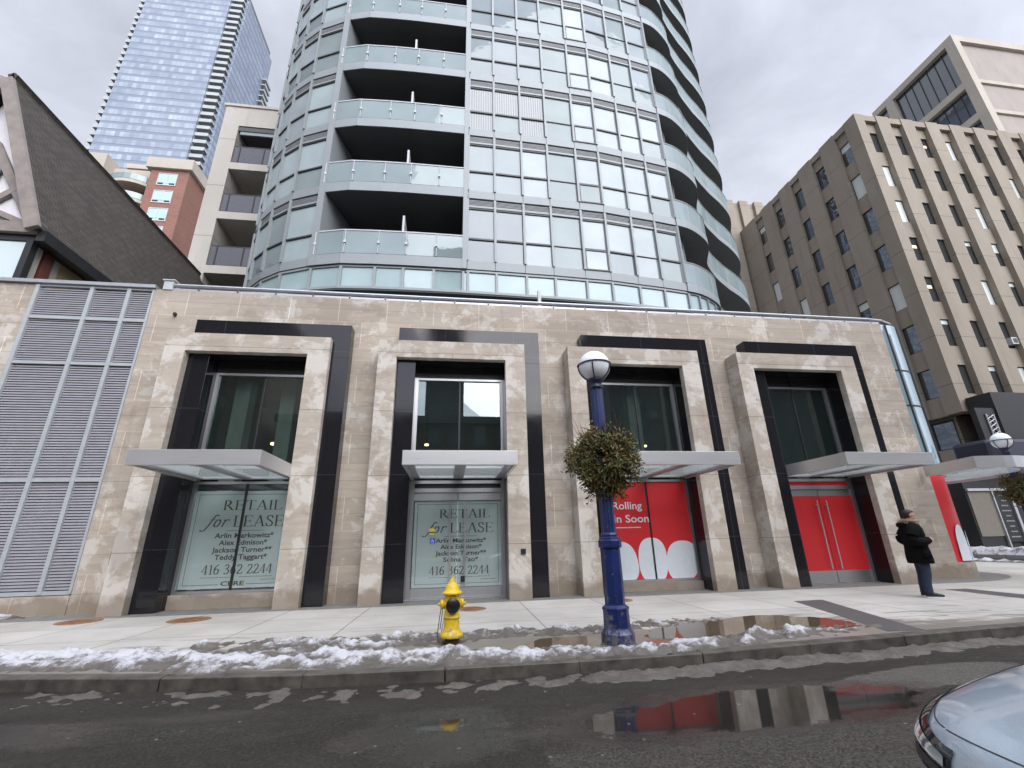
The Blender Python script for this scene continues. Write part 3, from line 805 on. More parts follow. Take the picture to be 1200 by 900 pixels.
# rounded glass corner, red graphic below, plinth, wrap-around canopy
curve = catmull([(14.335, 0.60, 0), (14.9, 0.66, 0), (15.35, 0.95, 0), (15.65, 1.6, 0), (15.8, 2.7, 0), (15.82, 5.0, 0)], 5)
cv = [(p.x, p.y) for p in curve]
def sweep(cv, z0, z1, t=0.02):
    m = MB(); n = len(cv); vs = []
    for k, (x, y) in enumerate(cv):
        a = Vector(cv[max(k - 1, 0)]); b = Vector(cv[min(k + 1, n - 1)]); d = (b - a).normalized(); nx, ny = d.y, -d.x
        vs += [(x, y, z0), (x, y, z1), (x - nx * t, y - ny * t, z1), (x - nx * t, y - ny * t, z0)]
    fs = []
    for k in range(n - 1):
        q = 4 * k
        for s in range(4): fs.append((q + s, q + 4 + s, q + 4 + (s + 1) % 4, q + (s + 1) % 4))
    fs += [(3, 2, 1, 0), tuple(4 * (n - 1) + s for s in range(4))]
    return m.add(vs, fs)
M['corner_glass'] = glass_panel('blue_corner_glass', (0.24, 0.33, 0.36), 0.22)
cg = sweep(cv, 3.12, 7.93).build('corner_window', M['corner_glass'], SB)
m = MB()
for k in (2, 7, 12, 17): x, y = cv[k]; m.box(x - 0.02, x + 0.025, y - 0.03, y + 0.03, 3.12, 7.93)
m.build('mullion', M['dark_metal'], cg)
for z in (6.25, 5.05): sweep([(x + 0.012, y - 0.012) for x, y in cv], z, z + 0.05, 0.03).build('transom', M['dark_metal'], cg)
sweep([(x, y) for x, y in cv], 0.0, 0.42, 0.3).build('corner_plinth', M['stone_frame'], SB)
cw = sweep([(x - 0.03, y + 0.03) for x, y in cv], 0.42, 2.86).build('corner_panel', M['red'], SB); cw['label'] = 'red corner panel with white rounded shapes'
def cpt(s):
    k = min(int(s), len(cv) - 2); t = s - k; return lerp(cv[k][0], cv[k + 1][0], t), lerp(cv[k][1], cv[k + 1][1], t)
m = MB()
for s0, s1, zt in ((2.2, 6.2, 1.45), (6.4, 10.5, 1.3), (10.7, 15, 1.45), (15.2, 19.5, 1.3)):
    n = 14; col = []
    for k in range(n + 1):
        u = -1 + 2 * k / n; x, y = cpt(lerp(s0, s1, k / n)); hh = (1 - abs(u) ** 2.4) ** (1 / 2.4)
        col.append((x + 0.004, y - 0.004, 0.44 + 0.02, 0.44 + 0.02 + (zt - 0.46) * hh))
    for p, q in zip(col[:-1], col[1:]): m.add([(p[0], p[1], p[2]), (q[0], q[1], q[2]), (q[0], q[1], q[3]), (p[0], p[1], p[3])], [(0, 1, 2, 3)])
m.build('white_shape', M['white_vinyl'], cw)
m = MB()
pl = [(14.2, 0.56), (13.62, -1.35), (14.9, -1.42), (16.3, -0.75), (17.2, 0.7), (17.4, 4.0), (15.9, 4.0)]
pl2 = catmull([(13.55, -1.30, 0), (14.6, -1.42, 0), (15.7, -1.15, 0), (16.6, -0.4, 0), (17.1, 0.8, 0), (17.3, 2.4, 0), (17.35, 4.5, 0)], 4)
sw = [(14.06, 0.2), ] + [(p.x, p.y) for p in pl2]
cc = sweep([(14.1, 0.50)] + [(p.x, p.y) for p in pl2], 2.815, 3.115, 0.07).build('corner_canopy', M['canopy'], SB)
inner = [(p.x * 0.985 + 0.2, p.y * 0.96 + 0.06) for p in pl2]
m = MB(); m.prism([(14.35, 0.50)] + [(lerp(15.2, p.x, 0.86), lerp(1.5, p.y, 0.86)) for p in pl2] + [(15.95, 4.2), (15.85, 2.5), (15.72, 1.6), (15.4, 0.9), (14.9, 0.58)], 2.86, 2.875); m.build('soffit_panel', M['soffit'], cc)
# small fittings on the front
m = MB(); m.box(1.72, 1.84, -0.03, 0.0, 0.98, 1.10); m.build('intercom_box', M['dark_metal'], SB)
m = MB(); m.box(-7.135, -7.10, 0.05, 0.17, 0.98, 1.26); m.build('wall_bracket', M['black'], SB)
m = MB(); m.box(-7.42, -7.36, 0.50, 0.58, 7.16, 7.24); m.build('wall_camera', M['black'], SB)

# ================================================================ LETTERING
def hull(pts):
    pts = sorted(set((round(a, 6), round(b, 6)) for a, b in pts))
    def half(ps):
        h = []
        for p in ps:
            while len(h) >= 2 and (h[-1][0] - h[-2][0]) * (p[1] - h[-2][1]) - (h[-1][1] - h[-2][1]) * (p[0] - h[-2][0]) <= 0: h.pop()
            h.append(p)
        return h
    a = half(pts); b = half(pts[::-1]); return a[:-1] + b[:-1]
def arc(cx, cy, rx, ry, a0, a1, n=14): return [(cx + rx * math.cos(R(lerp(a0, a1, k / n))), cy + ry * math.sin(R(lerp(a0, a1, k / n)))) for k in range(n + 1)]
def spl(pts, n=6): return [(p.x, p.y) for p in catmull([(a, b, 0) for a, b in pts], n)]
TH, TN = 0.125, 0.034
THICK, THIN = (TH, TN), (0.05, 0.034)
def vst(x, y0=0.0, y1=1.0, s0=True, s1=True):
    r = [([(x, y0 + 0.015), (x, y1 - 0.015)], THICK)]
    if s0: r.append(([(x - 0.11, y0 + 0.015), (x + 0.11, y0 + 0.015)], THIN))
    if s1: r.append(([(x - 0.11, y1 - 0.015), (x + 0.11, y1 - 0.015)], THIN))
    return r
GL = {
 'R': (0.80, vst(0.14) + [([(0.14, 0.985), (0.3, 0.985)] + arc(0.30, 0.745, 0.20, 0.24, 90, -90) + [(0.14, 0.505)], THICK), ([(0.32, 0.50), (0.70, 0.02)], THICK), ([(0.64, 0.015), (0.80, 0.015)], THIN)]),
 'E': (0.72, vst(0.14) + [([(0.14, 0.985), (0.62, 0.985), (0.64, 0.83)], THIN), ([(0.14, 0.51), (0.50, 0.51)], THIN), ([(0.5, 0.42), (0.5, 0.6)], THIN), ([(0.14, 0.015), (0.64, 0.015), (0.68, 0.19)], THIN)]),
 'T': (0.78, vst(0.39, s1=False) + [([(0.05, 0.82), (0.07, 0.985), (0.71, 0.985), (0.73, 0.82)], THIN)]),
 'A': (0.84, [([(0.10, 0.015), (0.42, 1.0)], THIN), ([(0.42, 1.0), (0.72, 0.02)], THICK), ([(0.19, 0.33), (0.60, 0.33)], THIN), ([(0.0, 0.015), (0.2, 0.015)], THIN), ([(0.6, 0.015), (0.86, 0.015)], THIN)]),
 'I': (0.34, vst(0.17)),
 'L': (0.68, vst(0.14) + [([(0.14, 0.015), (0.60, 0.015), (0.65, 0.22)], THIN)]),
 'S': (0.60, [(spl([(0.50, 0.76), (0.44, 0.93), (0.28, 0.98), (0.12, 0.90), (0.10, 0.74), (0.22, 0.58), (0.40, 0.45), (0.51, 0.28), (0.44, 0.08), (0.26, 0.02), (0.10, 0.08), (0.05, 0.26)]), (0.095, 0.05))]),
 '4': (0.62, [([(0.42, 0.02), (0.42, 0.98)], THICK), ([(0.40, 0.98), (0.03, 0.27), (0.60, 0.27)], THIN), ([(0.3, 0.015), (0.55, 0.015)], THIN)]),
 '1': (0.46, [([(0.26, 0.02), (0.26, 0.98)], THICK), ([(0.26, 0.97), (0.08, 0.84)], THIN), ([(0.08, 0.015), (0.44, 0.015)], THIN)]),
 '6': (0.62, [(arc(0.31, 0.30, 0.21, 0.28, 0, 360, 24), THICK), (spl([(0.10, 0.30), (0.13, 0.60), (0.28, 0.86), (0.50, 0.98)]), THICK)]),
 '3': (0.58, [(spl([(0.08, 0.84), (0.18, 0.96), (0.34, 0.97), (0.45, 0.82), (0.38, 0.63), (0.22, 0.54), (0.40, 0.47), (0.49, 0.28), (0.38, 0.06), (0.20, 0.02), (0.06, 0.12)]), (0.11, 0.04))]),
 '2': (0.60, [(spl([(0.07, 0.76), (0.16, 0.93), (0.31, 0.97), (0.45, 0.84), (0.44, 0.64), (0.28, 0.36), (0.06, 0.06)]), (0.11, 0.04)), ([(0.06, 0.045), (0.54, 0.045), (0.58, 0.2)], (0.06, 0.08))]),
 'f': (0.34, [(spl([(0.46, 0.94), (0.38, 1.02), (0.28, 0.92), (0.22, 0.60), (0.14, 0.10), (0.04, -0.26), (-0.12, -0.34), (-0.20, -0.26)]), (0.085, 0.05)), ([(0.08, 0.62), (0.42, 0.62)], THIN)]),
 'o': (0.46, [(arc(0.24, 0.31, 0.16, 0.30, 0, 360, 22), (0.085, 0.045))]),
 'r': (0.40, [([(0.14, 0.02), (0.14, 0.6)], (0.09, 0.04)), (spl([(0.14, 0.42), (0.24, 0.58), (0.36, 0.60), (0.40, 0.52)]), (0.06, 0.05))]),
 ' ': (0.34, []),
}
def serif(m, txt, x, z, h, width, y, slant=0.0):
    tot = sum(GL[c][0] + 0.05 for c in txt) - 0.05; k = width / tot; u = 0.0; q = 0
    for c in txt:
        adv, paths = GL[c]
        for path, (nw, nh) in paths:
            for p, r in zip(path[:-1], path[1:]):
                pts = [(a + sx * nw / 2, b + sy * nh / 2) for a, b in (p, r) for sx in (-1, 1) for sy in (-1, 1)]
                hp = hull(pts); q += 1; yy = y - 0.00003 * (q % 40)
                m.add([(x + (u + a + slant * b) * k, yy, z + b * h) for a, b in hp], [list(range(len(hp)))])
        u += adv + 0.05
def sans(m, txt, x, z, h, y, width=None, bold=0.0, shear=0.0, align='L'):
    cu = bpy.data.curves.new('t', 'FONT'); cu.body = txt; cu.size = 1.0; cu.offset = bold; cu.shear = shear; cu.resolution_u = 3
    ob = bpy.data.objects.new('t', cu); COL.objects.link(ob)
    dg = bpy.context.evaluated_depsgraph_get(); dg.update()
    me = bpy.data.meshes.new_from_object(ob.evaluated_get(dg)); bpy.data.objects.remove(ob)
    vs = [v.co.copy() for v in me.vertices]; x0 = min(v.x for v in vs); x1 = max(v.x for v in vs)
    kz = h / 0.72; kx = kz if width is None else width / (x1 - x0)
    wd = (x1 - x0) * kx; xs = x if align == 'L' else x - wd / 2
    m.add([(xs + (v.x - x0) * kx, y, z + v.y * kz) for v in vs], [list(p.vertices) for p in me.polygons])
    bpy.data.meshes.remove(me)
def bar(m, x0, x1, z0, z1, y): m.add([(x0, y, z0), (x1, y, z0), (x1, y, z1), (x0, y, z1)], [(0, 1, 2, 3)])
def lease_poster(x0, x1, z0, z1, y, names, label, logo):
    W, H = x1 - x0, z1 - z0
    m = MB(); m.box(x0, x1, y, y + 0.004, z0, z1)
    p = tag(m.build('lease_poster', M['poster'], org=(x0, y, z0)), label, 'poster')
    org = (x0, y, z0)
    X = lambda u: x0 + u * W
    Z = lambda v: z1 - v * H
    yt = y - 0.0015
    m = MB(); b = 0.035; t = 0.010
    bar(m, X(b), X(1 - b), Z(b) - t, Z(b), yt); bar(m, X(b), X(b) + t, Z(1 - b), Z(b) - t, yt); bar(m, X(1 - b) - t, X(1 - b), Z(1 - b), Z(b) - t, yt)
    if logo:
        bar(m, X(b) + t, X(0.37), Z(1 - b), Z(1 - b) + t, yt); bar(m, X(0.63), X(1 - b) - t, Z(1 - b), Z(1 - b) + t, yt)
    else: bar(m, X(b) + t, X(1 - b) - t, Z(1 - b), Z(1 - b) + t, yt)
    bar(m, X(0.35), X(0.72), Z(0.425), Z(0.425) + 0.009, yt)
    m.build('border_line', M['ink'], p, org=org)
    m = MB()
    serif(m, 'RETAIL', X(0.285), Z(0.205), 0.105 * H, 0.59 * W, yt)
    serif(m, 'LEASE', X(0.41), Z(0.382), 0.118 * H, 0.50 * W, yt)
    serif(m, 'for', X(0.145), Z(0.382), 0.125 * H, 0.20 * W, yt - 0.0013, 0.28)
    serif(m, '416 362 2244', X(0.19), Z(0.862), 0.096 * H, 0.67 * W, yt)
    m.build('lettering', M['ink'], p, org=org)
    m = MB()
    for k, nme in enumerate(names): sans(m, nme, X(0.54), Z(0.497 + 0.0735 * k), 0.052 * H, yt, width=0.0360 * len(nme) * W, bold=0.022, align='C')
    m.build('name_lines', M['ink'], p, org=org)
    m = MB()
    rnd = random.Random(4)
    for (u0, u1, v) in ((0.19, 0.50, 0.895), (0.55, 0.87, 0.893), (0.76, 0.94, 0.925)):
        u = u0
        while u < u1:
            wv = rnd.uniform(0.008, 0.028); bar(m, X(u), X(min(u + wv, u1)), Z(v), Z(v) + 0.011, yt); u += wv + 0.006
    m.build('small_print', M['ink'], p, org=org)
    if logo:
        m = MB(); sans(m, 'CBRE', X(0.50), Z(0.975), 0.044 * H, yt - 0.001, width=0.22 * W, bold=0.025, align='C'); m.build('logo_lettering', M['ink_gold'], p, org=org)
    return p
o = OL[0]
lease_poster(o + 1.045, o + 3.335, 0.40, 2.58, 0.785, ['Arlin Markowitz*', 'Alex Edmison*', 'Jackson Turner**', 'Teddy Taggart*'], 'mint retail lease poster with a bottom logo line in the leftmost shop window', True)
o = OL[1]
lease_poster(o + 1.085, o + 3.29, 0.255, 2.285, 0.79, ['Arlin Markowitz*', 'Alex Edmison*', 'Jackson Turner**', 'Selina Tao*'], 'mint retail lease poster behind the glass double door, above the yellow hydrant', False)
# stickers on that door
m = MB(); m.lathe([(0.085, 0), (0.085, 0.002)], (o + 1.545, 0.7505, 1.545), 24, axis=(0, -1, 0))
M['yellow_st'] = plain('yellow_sticker', (0.75, 0.58, 0.10), 0.5, var=0.05); M['blue_st'] = plain('blue_sticker', (0.05, 0.10, 0.55), 0.5, var=0.05)
s_ = tag(m.build('door_sticker', M['yellow_st'], org=(o + 1.545, 0.75, 1.545)), 'round yellow sticker with dark band on the glass shop door', 'sticker')
m = MB(); bar(m, o + 1.47, o + 1.62, 1.505, 1.545, 0.748); m.build('dark_band', M['ink'], s_, org=(o + 1.545, 0.75, 1.545))
m = MB(); m.box(o + 1.50, o + 1.63, 0.7485, 0.7505, 1.265, 1.39)
s_ = tag(m.build('door_sticker', M['blue_st'], org=(o + 1.565, 0.7505, 1.33)), 'small blue square access sticker on the glass shop door below the yellow one', 'sticker')
m = MB(); q = o + 1.565
m.lathe([(0.010, 0), (0.010, 0.0008)], (q - 0.012, 0.7484, 1.372), 10, axis=(0, -1, 0)); bar(m, q - 0.018, q - 0.004, 1.32, 1.358, 0.7476); bar(m, q - 0.004, q + 0.022, 1.322, 1.334, 0.7476); bar(m, q + 0.02, q + 0.03, 1.29, 1.33, 0.7476)
m.path([(q - 0.005 + 0.028 * math.cos(R(a)), 0.7478, 1.312 + 0.028 * math.sin(R(a))) for a in range(110, 350, 20)], 0.0035, 5)
m.build('wheelchair_symbol', M['white_vinyl'], s_, org=(q, 0.7505, 1.33))
# red window graphic
o = OL[2]; xa, xb = o + 1.042, o + 3.338; za, zb = 0.265, 2.735; yv = 0.752
m = MB(); c = o + 2.175; m.box(xa, c - 0.008, yv, yv + 0.006, za, zb); m.box(c + 0.008, xb, yv, yv + 0.006, za, zb)
rg = tag(m.build('window_graphic', M['red'], org=(xa, yv, za)), 'red vinyl window graphic with white rounded shapes and white lettering', 'window sign')
org = (xa, yv, za); yt = yv - 0.0015
m = MB()
sans(m, 'Rolling', xa + 0.13, 2.02, 0.20, yt, width=0.82, bold=0.010); m.build('headline_lettering', M['white_vinyl'], rg, org=org)
m = MB(); sans(m, 'In Soon', xa + 0.13, 1.68, 0.20, yt, width=0.98, bold=0.010); m.build('headline_lettering', M['white_vinyl'], rg, org=org)
m = MB()
rnd = random.Random(9); u = xa + 0.13
while u < xa + 0.86:
    wv = rnd.uniform(0.018, 0.032); bar(m, u, u + wv, 1.535, 1.56, yt); u += wv + 0.009
m.build('small_print', M['white_vinyl'], rg, org=org)
m = MB()
for k, (cx, cz, rx, rz, tilt) in enumerate(((xa + 0.26, 0.70, 0.42, 0.50, -0.28), (xa + 1.10, 0.72, 0.395, 0.56, 0.03), (xa + 1.92, 0.69, 0.44, 0.50, 0.22), (xa + 2.62, 0.66, 0.36, 0.5, -0.2))):
    pts = []
    for t in range(0, 360, 6):
        cc, ss = math.cos(R(t)), math.sin(R(t)); ex = 2 / 2.5
        a = math.copysign(abs(cc) ** ex, cc) * rx; b = math.copysign(abs(ss) ** ex, ss) * rz
        a += tilt * b * 0.45
        pts.append((min(max(cx + a, xa + 0.004), xb - 0.004), max(cz + b, za + 0.004)))
    hp = hull(pts); m.add([(a, yt - 0.0002 * k, b) for a, b in hp], [list(range(len(hp)))])
m.build('white_shape', M['white_vinyl'], rg, org=org)

# ================================================================ CURVED CONDO TOWER
TW = thing('condo_tower', 'curved silver condo tower of grey glass rising behind the stone shops', 'apartment tower', (1, 9, 7.7))
TO = (1, 9, 7.7)
Z0, H, NF = 10.8, 3.28, 11
LM = [(-5.2, 3.43), (-6.41, 3.92), (-7.31, 4.55), (-8.05, 5.3), (-8.62, 6.2), (-9.05, 7.4), (-9.3, 8.9), (-9.3, 10.6)]
RM = [(0.45, 3.06), (1.52, 3.08), (2.67, 3.12), (3.79, 3.15), (5.06, 3.22), (6.11, 3.27), (7.30, 3.42), (8.41, 3.55), (9.54, 3.72)]
BF = [(-5.2, 3.43), (-4.1, 3.16), (-2.9, 3.09), (-1.9, 3.06), (-0.8, 3.05), (0.27, 3.05)]
WV = [(9.54, 3.72), (10.1, 3.85), (10.63, 4.09), (11.2, 4.45), (11.65, 4.84), (11.97, 5.35), (12.2, 5.85), (12.45, 6.3), (12.8, 6.68), (13.3, 7.15), (13.83, 7.6), (14.5, 8.08), (15.1, 8.5), (16.0, 9.05), (16.9, 9.7), (17.6, 10.35), (18.2, 11.2), (18.58, 12.0), (18.75, 13.2)]
WVs = [(p.x, p.y) for p in catmull([(a, b, 0) for a, b in WV], 2)]
WB = [(9.54, 3.74), (10.25, 4.65), (10.8, 6.4), (13.0, 9.2), (15.2, 11.6), (16.4, 14.0), (16.6, 17.0)]
def outn(a, b):
    d = Vector((b[0] - a[0], b[1] - a[1])).normalized(); return (d.y, -d.x)
top = Z0 + NF * H
def core_poly(ins):
    l = [(x + ins * 0.9, y + ins) for x, y in LM][::-1]
    return [(-9.3 + ins, 17)] + l + [(-5.2 + 0.02, 5.5), (0.25, 5.5), (0.28, 3.06 + ins)] + [(x, y + ins) for x, y in RM[1:-1]] + [(9.4, 3.9), (10.1, 4.8), (10.7, 6.45), (12.9, 9.3), (15.1, 11.7), (16.3, 14.1), (16.5, 17)]
m = MB(); m.prism(core_poly(0.22), 10.6, top + 0.3); m.build('core_light_block', M['balc_wall'], TW, org=TO)  # dark inner prism added to block light; also walls the balcony recesses
m = MB(); m.prism([(-8.2, 15), (-7.2, 6.8), (-4, 5.6), (8, 5.8), (11, 8), (13.5, 12), (14, 15)], 7.6, 9.72); m.build('base_wall', M['black'], TW, org=TO)
outl = LM[::-1] + BF[1:] + RM + WVs[2:] + [(18.75, 15), (17, 17), (-9.3, 17)]
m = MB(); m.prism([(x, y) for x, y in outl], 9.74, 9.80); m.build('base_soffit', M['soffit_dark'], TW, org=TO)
# opal band round the foot
line = LM[::-1] + BF[1:] + RM + [WVs[k] for k in (2, 4, 6, 8)]
for a, b in zip(line[:-1], line[1:]):
    if (a[0] - b[0]) ** 2 + (a[1] - b[1]) ** 2 < 0.001: continue
    n = outn(a, b); m = MB()
    m.cur = 0; m.wallbox(a, b, n, -0.14, -0.08, 9.90, 10.72)
    m.cur = 1; m.wallbox(a, b, n, -0.16, 0.02, 9.80, 9.90); m.wallbox(a, b, n, -0.16, -0.03, 10.72, 10.80)
    d = Vector((b[0] - a[0], b[1] - a[1])); d.normalize()
    c1 = (a[0] + d.x * 0.09, a[1] + d.y * 0.09); m.wallbox(a, c1, n, -0.15, 0.0, 9.90, 10.72)
    m.build('opal_panel', [M['opal'], M['panel']], TW, org=TO)
SEQ = {0: 'dd l g l l L g', 1: 'm m L g l l L l', 2: 'b b b g l l L l', 3: 'm m m g l l g L', 4: 'm m m g l l g l', 5: 'm l m g m l g l'}
GM = {'w': 'g_left', 'd': 'g_dark', 'm': 'g_mid', 'l': 'g_light', 'L': 'g_light', 'g': 'g_green', 'b': 'g_blind'}
def window(mf, mp, a, b, zk, gi, awn=False, flat=False, last=False):
    """one bay of one storey: spandrel, mullion, rails, grille into mf (slots panel, mullion, grille, dark); panes into mp"""
    n = outn(a, b); d = Vector((b[0] - a[0], b[1] - a[1])); L = d.length; d.normalize()
    pt = lambda s: (a[0] + d.x * s, a[1] + d.y * s)
    e = 0.045
    mf.cur = 0
    mf.wallbox(pt(0.008), pt(L - 0.008), n, -0.14, 0.0, zk + 0.03, zk + 0.40)
    mf.cur = 1
    mf.wallbox(pt(-e), pt(e), n, -0.12, 0.045, zk + 0.402, zk + H - 0.03)
    if last: mf.wallbox(pt(L - e), pt(L + e), n, -0.12, 0.045, zk + 0.402, zk + H - 0.03)
    mf.wallbox(pt(e), pt(L - e), n, -0.12, 0.0, zk + 2.86, zk + 2.94)
    mf.cur = 2
    for k in range(5): mf.wallbox(pt(e), pt(L - e), n, -0.10, -0.02, zk + 2.955 + 0.06 * k, zk + 2.985 + 0.06 * k)
    mf.wallbox(pt(e), pt(L - e), n, -0.14, -0.11, zk + 2.945, zk + H)
    mf.cur = 3
    hh = 0.015 if flat else 0.035
    mf.wallbox(pt(e), pt(L - e), n, -0.11, -0.025 if flat else -0.01, zk + 1.40 - hh, zk + 1.40 + hh)
    if not flat: mf.wallbox(pt(e), pt(L - e), n, -0.11, -0.02, zk + 2.79, zk + 2.86)
    mp.cur = gi
    z1 = zk + 2.86 if flat else zk + 2.79
    low = gi if (flat or rw.random() < 0.62) else rw.choice((gi, 0, 1, 3))
    mp.wallbox(pt(e), pt(L - e), n, -0.10, -0.06, zk + 1.40 + hh, z1)
    mp.cur = low
    if awn:
        mf.cur = 3
        mf.wallbox(pt(e), pt(L - e), n, -0.10, 0.03, zk + 1.31, zk + 1.36); mf.wallbox(pt(e), pt(e + 0.05), n, -0.1, 0.03, zk + 0.46, zk + 1.31); mf.wallbox(pt(L - e - 0.05), pt(L - e), n, -0.1, 0.03, zk + 0.46, zk + 1.31); mf.wallbox(pt(e), pt(L - e), n, -0.10, 0.03, zk + 0.405, zk + 0.46)
        mp.wallbox(pt(e + 0.05), pt(L - e - 0.05), n, -0.10, 0.0, zk + 0.46, zk + 1.31)
    else:
        mp.wallbox(pt(e), pt(L - e), n, -0.10, -0.06, zk + 0.402, zk + 1.40 - hh)
FM = [M['panel'], M['mull'], M['grille'], M['dark_metal']]
PMK = ['g_mid', 'g_dark', 'g_light', 'g_green', 'g_blind', 'g_left']
rw = random.Random(21)
up_f, up_p = MB(), MB()
for k in range(NF):
    zk = Z0 + k * H
    seq = [c for c in SEQ.get(k, '').replace(' ', '')]
    bays = [(RM[i], RM[i + 1], i) for i in range(8)] + [(RM[8], (10.25, 4.63), 8)] + [(LM[i + 1], LM[i], 20 + i) for i in range(7)]
    for a, b, idx in bays:
        if idx < 8: c = seq[idx] if idx < len(seq) else rw.choice('mmgld'); 
        elif idx == 8: c = 'm'
        else: c = rw.choice('wwwwlg') if k else rw.choice('wwwlg')
        gi = PMK.index(GM[c]); flat = (idx in (3, 6)); awn = (idx == 4 and k < 6)
        mf, mp = (MB(), MB()) if k < 6 else (up_f, up_p)
        window(mf, mp, a, b, zk, gi, awn, flat, last=(idx in (7, 8)))
        if k < 6:
            f = mf.build('window', FM, TW, org=TO)
            mp.build('pane', [M[q] for q in PMK], f, org=TO)
u = up_f.build('upper_windows', FM, TW, org=TO); u['kind'] = 'stuff'
up_p.build('upper_panes', [M[q] for q in PMK], u, org=TO)['kind'] = 'stuff'
# white posts beside the balconies
m = MB()
m.box(0.27, 0.44, 2.98, 5.5, Z0, top); m.wallbox((-5.26, 3.44), (-5.0, 3.37), outn((-5.26, 3.44), (-5.0, 3.37)), -2.1, 0.05, Z0, top)
m.build('corner_post', M['mull'], TW, org=TO)
for k in range(NF):
    zk = Z0 + k * H
    m = MB(); m.prism(BF + [(0.27, 5.5), (-5.2, 5.5)], zk + 0.02, zk + 0.36)
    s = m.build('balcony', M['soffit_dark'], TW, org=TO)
    m = MB()
    for a, b in zip(BF[:-1], BF[1:]): m.wallbox(a, b, outn(a, b), 0.005, 0.045, zk + 0.01, zk + 0.43)
    m.build('fascia', M['panel'], s, org=TO)
    m = MB()
    for a, b in zip(BF[:-1], BF[1:]): m.wallbox(a, b, outn(a, b), 0.02, 0.035, zk + 0.45, zk + 1.42)
    m.build('railing_glass', M['rail_glass'], s, org=TO)
    m = MB()
    for a, b in zip(BF[:-1], BF[1:]):
        n = outn(a, b); m.wallbox(a, b, n, 0.0, 0.055, zk + 1.42, zk + 1.47)
        d = Vector((b[0] - a[0], b[1] - a[1])).normalized()
        m.tube((a[0] + d.x * 0.1 + n[0] * 0.06, a[1] + d.y * 0.1 + n[1] * 0.06, zk + 0.45), (a[0] + d.x * 0.1 + n[0] * 0.06, a[1] + d.y * 0.1 + n[1] * 0.06, zk + 1.42), 0.018, n=6)
        m.box(a[0] + d.x * 0.1 - 0.04, a[0] + d.x * 0.1 + 0.04, a[1] - 0.11, a[1] - 0.03, zk + 0.86, zk + 0.96)
    m.build('railing_posts', M['white_post'], s, org=TO)
    m = MB(); m.box(-2.02, -1.94, 3.22, 5.5, zk + 0.362, zk + 2.35); m.build('privacy_screen', M['white_post'], s, org=TO)
    m = MB(); m.box(-5.10, -5.04, 3.7, 3.78, zk + 0.362, zk + 2.8); m.box(-5.10, -5.04, 4.5, 4.58, zk + 0.362, zk + 2.8); m.box(-4.2, -4.12, 5.44, 5.5, zk + 0.37, zk + 2.7); m.box(-2.6, -2.52, 5.44, 5.5, zk + 0.37, zk + 2.7); m.build('door_posts', M['mull'], s, org=TO)
for k in range(NF + 1):
    zk = Z0 + k * H
    m = MB(); m.prism(WVs + [(18.7, 15), (16.6, 17)] + WB[::-1][1:-1], zk + 0.03, zk + 0.30)
    s = m.build('wavy_balcony', M['soffit'] if False else M['soffit_grey'] if 'soffit_grey' in M else M.setdefault('soffit_grey', plain('pale_balcony_soffit', (0.19, 0.20, 0.196), 0.8, var=0.08)), TW, org=TO)
    m = MB()
    for a, b in zip(WVs[:-1], WVs[1:]): m.wallbox(a, b, outn(a, b), 0.0, 0.04, zk, zk + 0.36)
    m.build('fascia', M['panel'], s, org=TO)
    if k < NF:
        m = MB()
        for a, b in zip(WVs[:-1], WVs[1:]): m.wallbox(a, b, outn(a, b), 0.01, 0.025, zk + 0.37, zk + 1.40)
        m.build('railing_glass', M['rail_glass'], s, org=TO)
        m = MB()
        for i, (a, b) in enumerate(zip(WVs[:-1], WVs[1:])):
            m.wallbox(a, b, outn(a, b), 0.0, 0.045, zk + 1.40, zk + 1.44)
            if i % 3 == 0: m.tube((a[0], a[1] - 0.02, zk + 0.36), (a[0], a[1] - 0.02, zk + 1.42), 0.02, n=6)
        m.build('railing_posts', M['mull'], s, org=TO)
m = MB(); m.prism(outl, top, top + 0.5); m.build('roof', M['panel'], TW, org=TO)

# ================================================================ PALE APARTMENT WING
AW = thing('apartment_wing', 'pale beige apartment block with stacked recessed balconies left of the curved tower', 'apartment block', (-11.5, 14, 0)); AO = (-11.5, 14, 0)
M['beige'] = precast('pale_beige_panel', (0.42, 0.39, 0.34), (0.52, 0.49, 0.44), 3.6)
m = MB(); m.box(-14.7, -13.72, 12, 24, 0, 26.35); m.box(-14.7, -6.0, 12, 24, 26.35, 27.9); m.box(-13.72, -6, 15.6, 24, 0, 26.35); m.box(-14.8, -5.9, 11.92, 24.1, 27.9, 28.1)
m.build('wall', M['beige'], AW, org=AO)
M['dark_rail'] = plain('charcoal_railing_glass', (0.07, 0.07, 0.085), 0.15, var=0.1)
for z in (11.9, 15.55, 19.2, 22.85):
    m = MB(); m.box(-13.72, -6, 11.95, 15.6, z, z + 0.5); s = m.build('balcony', M['beige'], AW, org=AO)
    m = MB(); m.box(-13.6, -6, 11.97, 12.0, z + 0.54, z + 1.75); m.build('railing_glass', M['dark_rail'], s, org=AO)
    m = MB(); m.box(-13.62, -6, 11.955, 12.02, z + 1.75, z + 1.80)
    for x in (-13.3, -11.9, -10.5, -9.1): m.box(x - 0.03, x + 0.03, 11.93, 11.97, z + 0.6, z + 1.75)
    m.build('railing_posts', M['dark_metal'], s, org=AO)
    m = MB(); m.box(-13.0, -7, 15.52, 15.6, z + 0.5, z + 2.7); m.build('balcony_door', M['g_dark'], s, org=AO)
m = MB(); m.box(-13.72, -6, 12.05, 15.6, 26.0, 26.3); m.build('top_soffit', M['soffit_dark'], AW, org=AO)
m = MB(); m.box(-13.6, -6, 12.1, 12.2, 25.75, 26.3); m.build('clerestory', M['rail_glass'], AW, org=AO)

